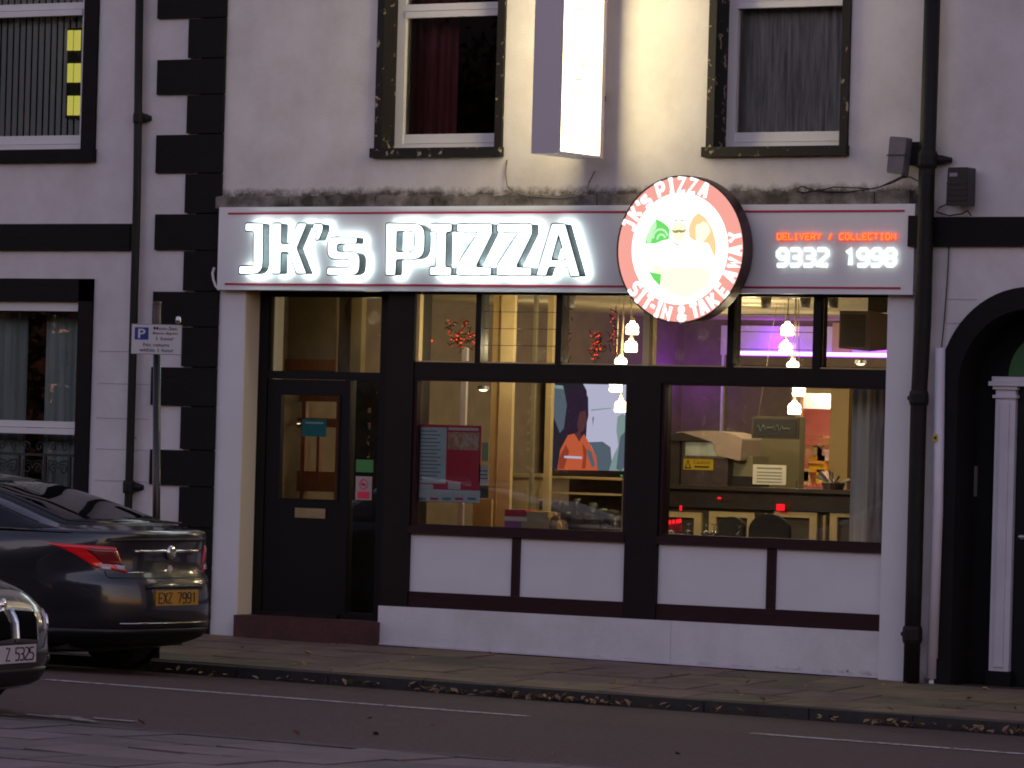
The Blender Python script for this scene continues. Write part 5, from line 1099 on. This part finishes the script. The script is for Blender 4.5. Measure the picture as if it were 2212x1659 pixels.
# --- hatchback seen from behind, nosed to the left
zsl = [.17, .2, .24, .3, .38, .46, .54, .62, .68, .72, .76, .8, .85, .9, .95, 1.0, 1.03, 1.055, 1.075, 1.09, 1.105, 1.13, 1.17, 1.22, 1.27, 1.32, 1.37, 1.41, 1.44, 1.465, 1.485, 1.495]
A1 = [(.17, -.55), (.22, -.34), (.28, -.12), (.36, -.05), (.5, -.03), (.64, -.04), (.72, -.06), (.76, -.10), (.85, -.12), (.95, -.115), (1.03, -.10), (1.06, -.09), (1.08, -.10), (1.095, -.22), (1.11, -.34), (1.15, -.52), (1.2, -.70), (1.3, -1.06), (1.4, -1.50), (1.45, -1.85), (1.48, -2.2), (1.495, -2.5)]
B1 = [(.17, -4.6), (.3, -4.78), (.55, -4.8), (.7, -4.72), (.8, -4.5), (.9, -4.1), (1.0, -3.72), (1.05, -3.6), (1.15, -3.42), (1.3, -3.12), (1.4, -2.92), (1.45, -2.78), (1.495, -2.6)]
W1 = [(.17, .84), (.24, .90), (.35, .925), (.6, .93), (.8, .93), (.9, .915), (1.0, .885), (1.05, .85), (1.1, .82), (1.2, .765), (1.3, .70), (1.4, .62), (1.45, .55), (1.48, .46), (1.495, .36)]
c1 = Car(A1, B1, W1, 3.7)
car1 = thing('parked_car', 'dark hatchback parked at the kerb seen from behind, yellow plate', 'car')
c1.body('car_dark', car1, zsl)
gl = c1.patch('rear_window', 'car_glass', car1, [(-.60, 1.135), (.60, 1.135), (.50, 1.42), (-.50, 1.42)], .004, 20, 12)
c1.patch('window_seal', 'car_trim', gl, [(-.66, 1.115), (.66, 1.115), (.54, 1.44), (-.54, 1.44)], .0022, 20, 12)
for sg in (-1, 1):
    f = lambda y, z: c1.thy(y, z)
    c1.patch('side_window', 'car_glass', car1, [(sg*radians(50), 1.06), (sg*radians(132), 1.06), (sg*radians(125), 1.38), (sg*radians(62), 1.36)], .004, 24, 8, 'th')
    L = c1.patch('tail_light', 'lamp_red', car1, [(sg*.47, .775), (sg*.66, .81), (sg*.815, .985), (sg*.55, .965)], .010, 14, 8)
    c1.patch('inner_lens', 'lamp_red_dark', L, [(sg*.49, .83), (sg*.62, .84), (sg*.71, .955), (sg*.56, .95)], .015, 10, 6)
    for y_ in (.49, .58): c1.patch('clear_lens', 'lamp_clear', L, [(sg*(y_), .79), (sg*(y_+.06), .80), (sg*(y_+.06), .835), (sg*y_, .825)], .018, 4, 3)
c1.patch('boot_lid_strip', 'chrome', car1, [(-.40, .925), (.40, .925), (.40, .945), (-.40, .945)], .016, 20, 2)
c1.patch('spoiler', 'car_trim', car1, [(-.62, 1.005), (.62, 1.005), (.60, 1.03), (-.60, 1.03)], .006, 20, 3)
bx_ = c1.pos(0, .9).x
MB().lathe([(0, .03), (.045, .028), (.056, .02), (.056, .01)], (bx_, 0, .925), 20, 'x').build('badge', 'chrome', car1, True)
mat('sticker_pale', (.50, .30, .34), .5)
s_ = MB().lathe([(0, .012), (.032, .012), (.032, .004)], (bx_, 0, .80), 16, 'x').build('rear_sticker', 'sticker_pale', car1); MB().box(bx_+.0125, bx_+.014, -.006, .006, .775, .825).build('sticker_cross', 'sign_white', s_); MB().box(bx_+.0125, bx_+.0145, -.025, .025, .794, .806).build('sticker_cross', 'sign_white', s_)
for sg in (-1, 1):
    for a, b in ((.30, .46),): c1.patch('lettering_strip', 'chrome', car1, [(sg*a, .775), (sg*b, .775), (sg*b, .782), (sg*a, .782)], .004, 6, 1)
plate(c1, car1, -.26, .26, .535, .646, 'EXZ 7991', 'plate_yellow', .002, 'number_plate', 'chrome')
c1.patch('plate_recess', 'car_trim', car1, [(-.34, .66), (.34, .66), (.34, .685), (-.34, .685)], .010, 10, 2)
c1.patch('bumper_insert', 'car_trim', car1, [(-.86, .22), (.86, .22), (.86, .36), (-.86, .36)], .010, 24, 4); c1.patch('bumper_crease', 'chrome', car1, [(-.55, .40), (.55, .40), (.55, .407), (-.55, .407)], .005, 20, 1)
for sy in (-1, 1):
    for xx in (-1.2, -3.85): wheel(car1, xx, sy*.815, .335, .21, sy)
    for xx in (-1.2, -3.85): MB().lathe([(0, 0), (.375, 0), (.375, .012), (0, .012)], (xx, sy*.918 if sy > 0 else sy*.918-.012, .35), 28, 'y').build('wheel_arch', 'car_trim', car1)
for sg in (-1, 1): c1.patch('boot_gap', 'car_trim', car1, [(sg*.60, .735), (sg*.607, .735), (sg*.617, .79), (sg*.61, .79)], .003, 2, 4)
c1.patch('boot_gap', 'car_trim', car1, [(-.60, .733), (.60, .733), (.60, .741), (-.60, .741)], .003, 24, 1)
MB().tube([(-.62, .0, 1.17), (-.35, .45, 1.135)], .010, 6).build('wiper', 'car_trim', car1)
MB().tube([(-2.3, 0, 1.49), (-2.42, 0, 1.56)], [.02, .006], 6).build('aerial', 'car_trim', car1)
MB().box(-4.2, -.5, -.7, .7, .2, .3).build('underbody', 'car_trim', car1)
ycar = -3.66; xrear = X_(364, 1240, ycar)+.13; print('car1 x', xrear)
car1.scale = (1.08,)*3; car1.location = (xrear, ycar, gz(xrear, -.205)); 
# --- saloon at lower left seen from the front
zsl2 = [.16, .2, .26, .34, .42, .5, .58, .64, .68, .72, .75, .78, .82, .87, .92, .97, 1.02, 1.1, 1.2, 1.3, 1.38, 1.42, 1.44]
A2 = [(.16, -.16), (.22, -.05), (.34, 0), (.5, -.015), (.6, -.03), (.66, -.07), (.70, -.11), (.75, -.18), (.80, -.28), (.86, -.48), (.91, -.85), (.96, -1.35), (1.0, -1.55), (1.1, -1.75), (1.3, -2.15), (1.40, -2.4), (1.44, -2.6)]
B2 = [(.16, -4.35), (.3, -4.5), (.7, -4.52), (.9, -4.45), (1.0, -4.3), (1.05, -4.0), (1.15, -3.8), (1.3, -3.5), (1.4, -3.2), (1.44, -3.0)]
W2 = [(.16, .84), (.26, .92), (.5, .95), (.65, .95), (.75, .92), (.85, .88), (.95, .83), (1.0, .80), (1.15, .72), (1.3, .65), (1.4, .58), (1.44, .48)]
c2 = Car(A2, B2, W2, 4.0)
car2 = thing('parked_car', 'dark saloon at lower left seen from the front, twin oval grilles', 'car')
c2.body('car_grey', car2, zsl2)
for sg in (-1, 1):
    k = c2.patch('grille_surround', 'chrome', car2, [(sg*.035, .465), (sg*.29, .45), (sg*.31, .65), (sg*.05, .665)], .016, 12, 8, th=.02); c2.patch('grille_mesh', 'grille_black', k, [(sg*.055, .483), (sg*.272, .47), (sg*.288, .635), (sg*.066, .648)], .020, 12, 8)
    hl = c2.patch('headlight', 'lamp_clear', car2, [(sg*.44, .52), (sg*.82, .54), (sg*.86, .66), (sg*.46, .64)], .008, 12, 6)
    c2.patch('headlight_lens', 'chrome', hl, [(sg*.5, .55), (sg*.6, .55), (sg*.6, .62), (sg*.5, .62)], .014, 6, 4)
    c2.patch('side_window', 'car_glass', car2, [(sg*radians(62), 1.0), (sg*radians(125), 1.0), (sg*radians(118), 1.33), (sg*radians(70), 1.33)], .004, 20, 8, 'th')
    c2.patch('fog_lamp', 'car_trim', car2, [(sg*.5, .26), (sg*.76, .28), (sg*.76, .38), (sg*.5, .36)], .008, 8, 4)
    for xx in (-.85, -3.55): wheel(car2, xx, sg*.79, .32, .2, sg); MB().lathe([(0, 0), (.36, 0), (.36, .012), (0, .012)], (xx, sg*.885 if sg > 0 else sg*.885-.012, .34), 28, 'y').build('wheel_arch', 'car_trim', car2)
c2.patch('windscreen', 'car_glass', car2, [(-.68, 1.02), (.68, 1.02), (.56, 1.37), (-.56, 1.37)], .004, 20, 10)
c2.patch('lower_intake', 'car_trim', car2, [(-.7, .19), (.7, .19), (.66, .30), (-.66, .30)], .008, 20, 4)
plate(c2, car2, -.26, .26, .335, .446, '  Z 5325', 'plate_white', .006)
MB().lathe([(0, .02), (.035, .018), (.04, .008)], (c2.pos(0, .69).x+.0, 0, .69), 16, 'x').build('badge', 'chrome', car2, True)
MB().box(-3.9, -.5, -.65, .65, .19, .28).build('underbody', 'car_trim', car2)
y2 = -9.45; x2 = X_(24, 1405, y2); print('car2 x', x2)
car2.rotation_euler = (0, 0, radians(9)); car2.scale = (1.08,)*3; car2.location = (x2+.03, y2, gz(x2, -.13))

# ---------------------------------------------------------------- trees across the street (seen mirrored in the panes), packed densely to block low sky
mat('bark', (.05, .04, .03), .9); mat('foliage', (.022, .028, .014), .9, var=.5, scale=2, spec=.1)
def make_tree(h, seed):
    rg = random.Random(seed); t = thing('street_tree', '', 'tree', group='trees across the street behind the photographer')
    mb = MB(); mb.tube([(0, 0, 0), (.05, 0, h*.25), (0, .1, h*.5), (.1, 0, h*.85)], [.28, .22, .15, .04], 8)
    tips = []
    for k in range(9):
        a = k*2.4; z = h*(.28+.06*k); L = h*.28*(1-.05*k); e = (cos(a)*L, sin(a)*L, z+L*.6); mb.tube([(0, 0, z), (e[0]*.5, e[1]*.5, z+L*.35), e], [.10, .06, .02], 5); tips.append(e)
    mb.build('trunk', 'bark', t); lf = MB()
    cl = [(e[0]*rg.uniform(.6, 1.1), e[1]*rg.uniform(.6, 1.1), e[2]+rg.uniform(-.5, 1.2)) for e in tips for _ in range(4)]
    for c in cl:
        rr = rg.uniform(.9, 1.8)
        for _ in range(230):
            v = Vector((rg.gauss(0, 1), rg.gauss(0, 1), rg.gauss(0, .8))).normalized()*rr*rg.random()**.4; p = Vector(c)+v; u = Vector((rg.uniform(-1, 1), rg.uniform(-1, 1), rg.uniform(-1, 1))).normalized()*rg.uniform(.07, .15); w2 = u.cross(Vector((rg.uniform(-1, 1), .3, rg.uniform(-1, 1)))).normalized()*u.length*.6
            lf.add([p-u, p+w2, p+u, p-w2], [(0, 1, 2, 3)])
    lf.build('crown', 'foliage', t); return t
base_t = make_tree(13, 3); rg = random.Random(77)
spots_t = [(-48+3.4*i+rg.uniform(-1, 1), -51-5*(i % 2)+rg.uniform(-1, 1)) for i in range(26)]
for i, (x, y) in enumerate(spots_t):
    if i == 0: t = base_t
    else:
        t = base_t.copy(); C.objects.link(t)
        for ch in base_t.children: k2 = ch.copy(); C.objects.link(k2); k2.parent = t
    t.location = (x, y, -.3); t.rotation_euler = (0, 0, rg.uniform(0, 6)); sc_ = rg.uniform(.85, 1.2); t.scale = (sc_, sc_, sc_)
    t['label'] = 'dark leafy tree in the row across the street'
hd = thing('sky_block_hedge', 'unseen dark leafy bank added below the trees to block low sky', 'sky_block_hedge'); mb = MB()  # unseen leafy mass added to keep bright low sky out of reflections
for i in range(42000):
    p = Vector((rg.uniform(-50, 50), -47+rg.uniform(-.8, .8), rg.uniform(-.2, 5.4))); u = Vector((rg.uniform(-1, 1), rg.uniform(-1, 1), rg.uniform(-1, 1))).normalized()*rg.uniform(.09, .2); w2 = u.cross(Vector((.3, 1, rg.uniform(-1, 1)))).normalized()*u.length*.6
    mb.add([p-u, p+w2, p+u, p-w2], [(0, 1, 2, 3)])
mb.build('foliage', 'foliage', hd)['kind'] = 'stuff'

# ---------------------------------------------------------------- unseen terrace added across the street to block bright sky
mat('dark_brick', (.055, .035, .028), .9, var=.3, scale=3); mat('slate', (.03, .03, .035), .8)
tr = thing('sky_block_terrace', 'unseen long dark brick terrace added behind the trees to block bright sky', 'building')
MB().box(-75, 45, -66, -60, -.5, 11).build('wall', 'dark_brick', tr)
MB().add([(-75, -60.3, 11.001), (45, -60.3, 11.001), (45, -63, 14.5), (-75, -63, 14.5), (-75, -66, 11.001), (45, -66, 11.001)], [(0, 1, 2, 3), (3, 2, 5, 4)]).build('roof', 'slate', tr)
pw = None
for i in range(24):
    for z in (1., 4.2, 7.6):
        x = -72+i*4.9
        if pw is None:
            pf = MB().box(-.6, .6, -.04, .0, 0, 1.9).build('window', 'upvc', tr); pp_ = MB().box(-.5, .5, .001, .01, .1, 1.8).build('pane', 'dark_room', pf); pf.location = (x, -59.99, z); pw = pf
        else:
            q = pw.copy(); C.objects.link(q); q.location = (x, -59.99, z); q2 = pp_.copy(); C.objects.link(q2); q2.parent = q
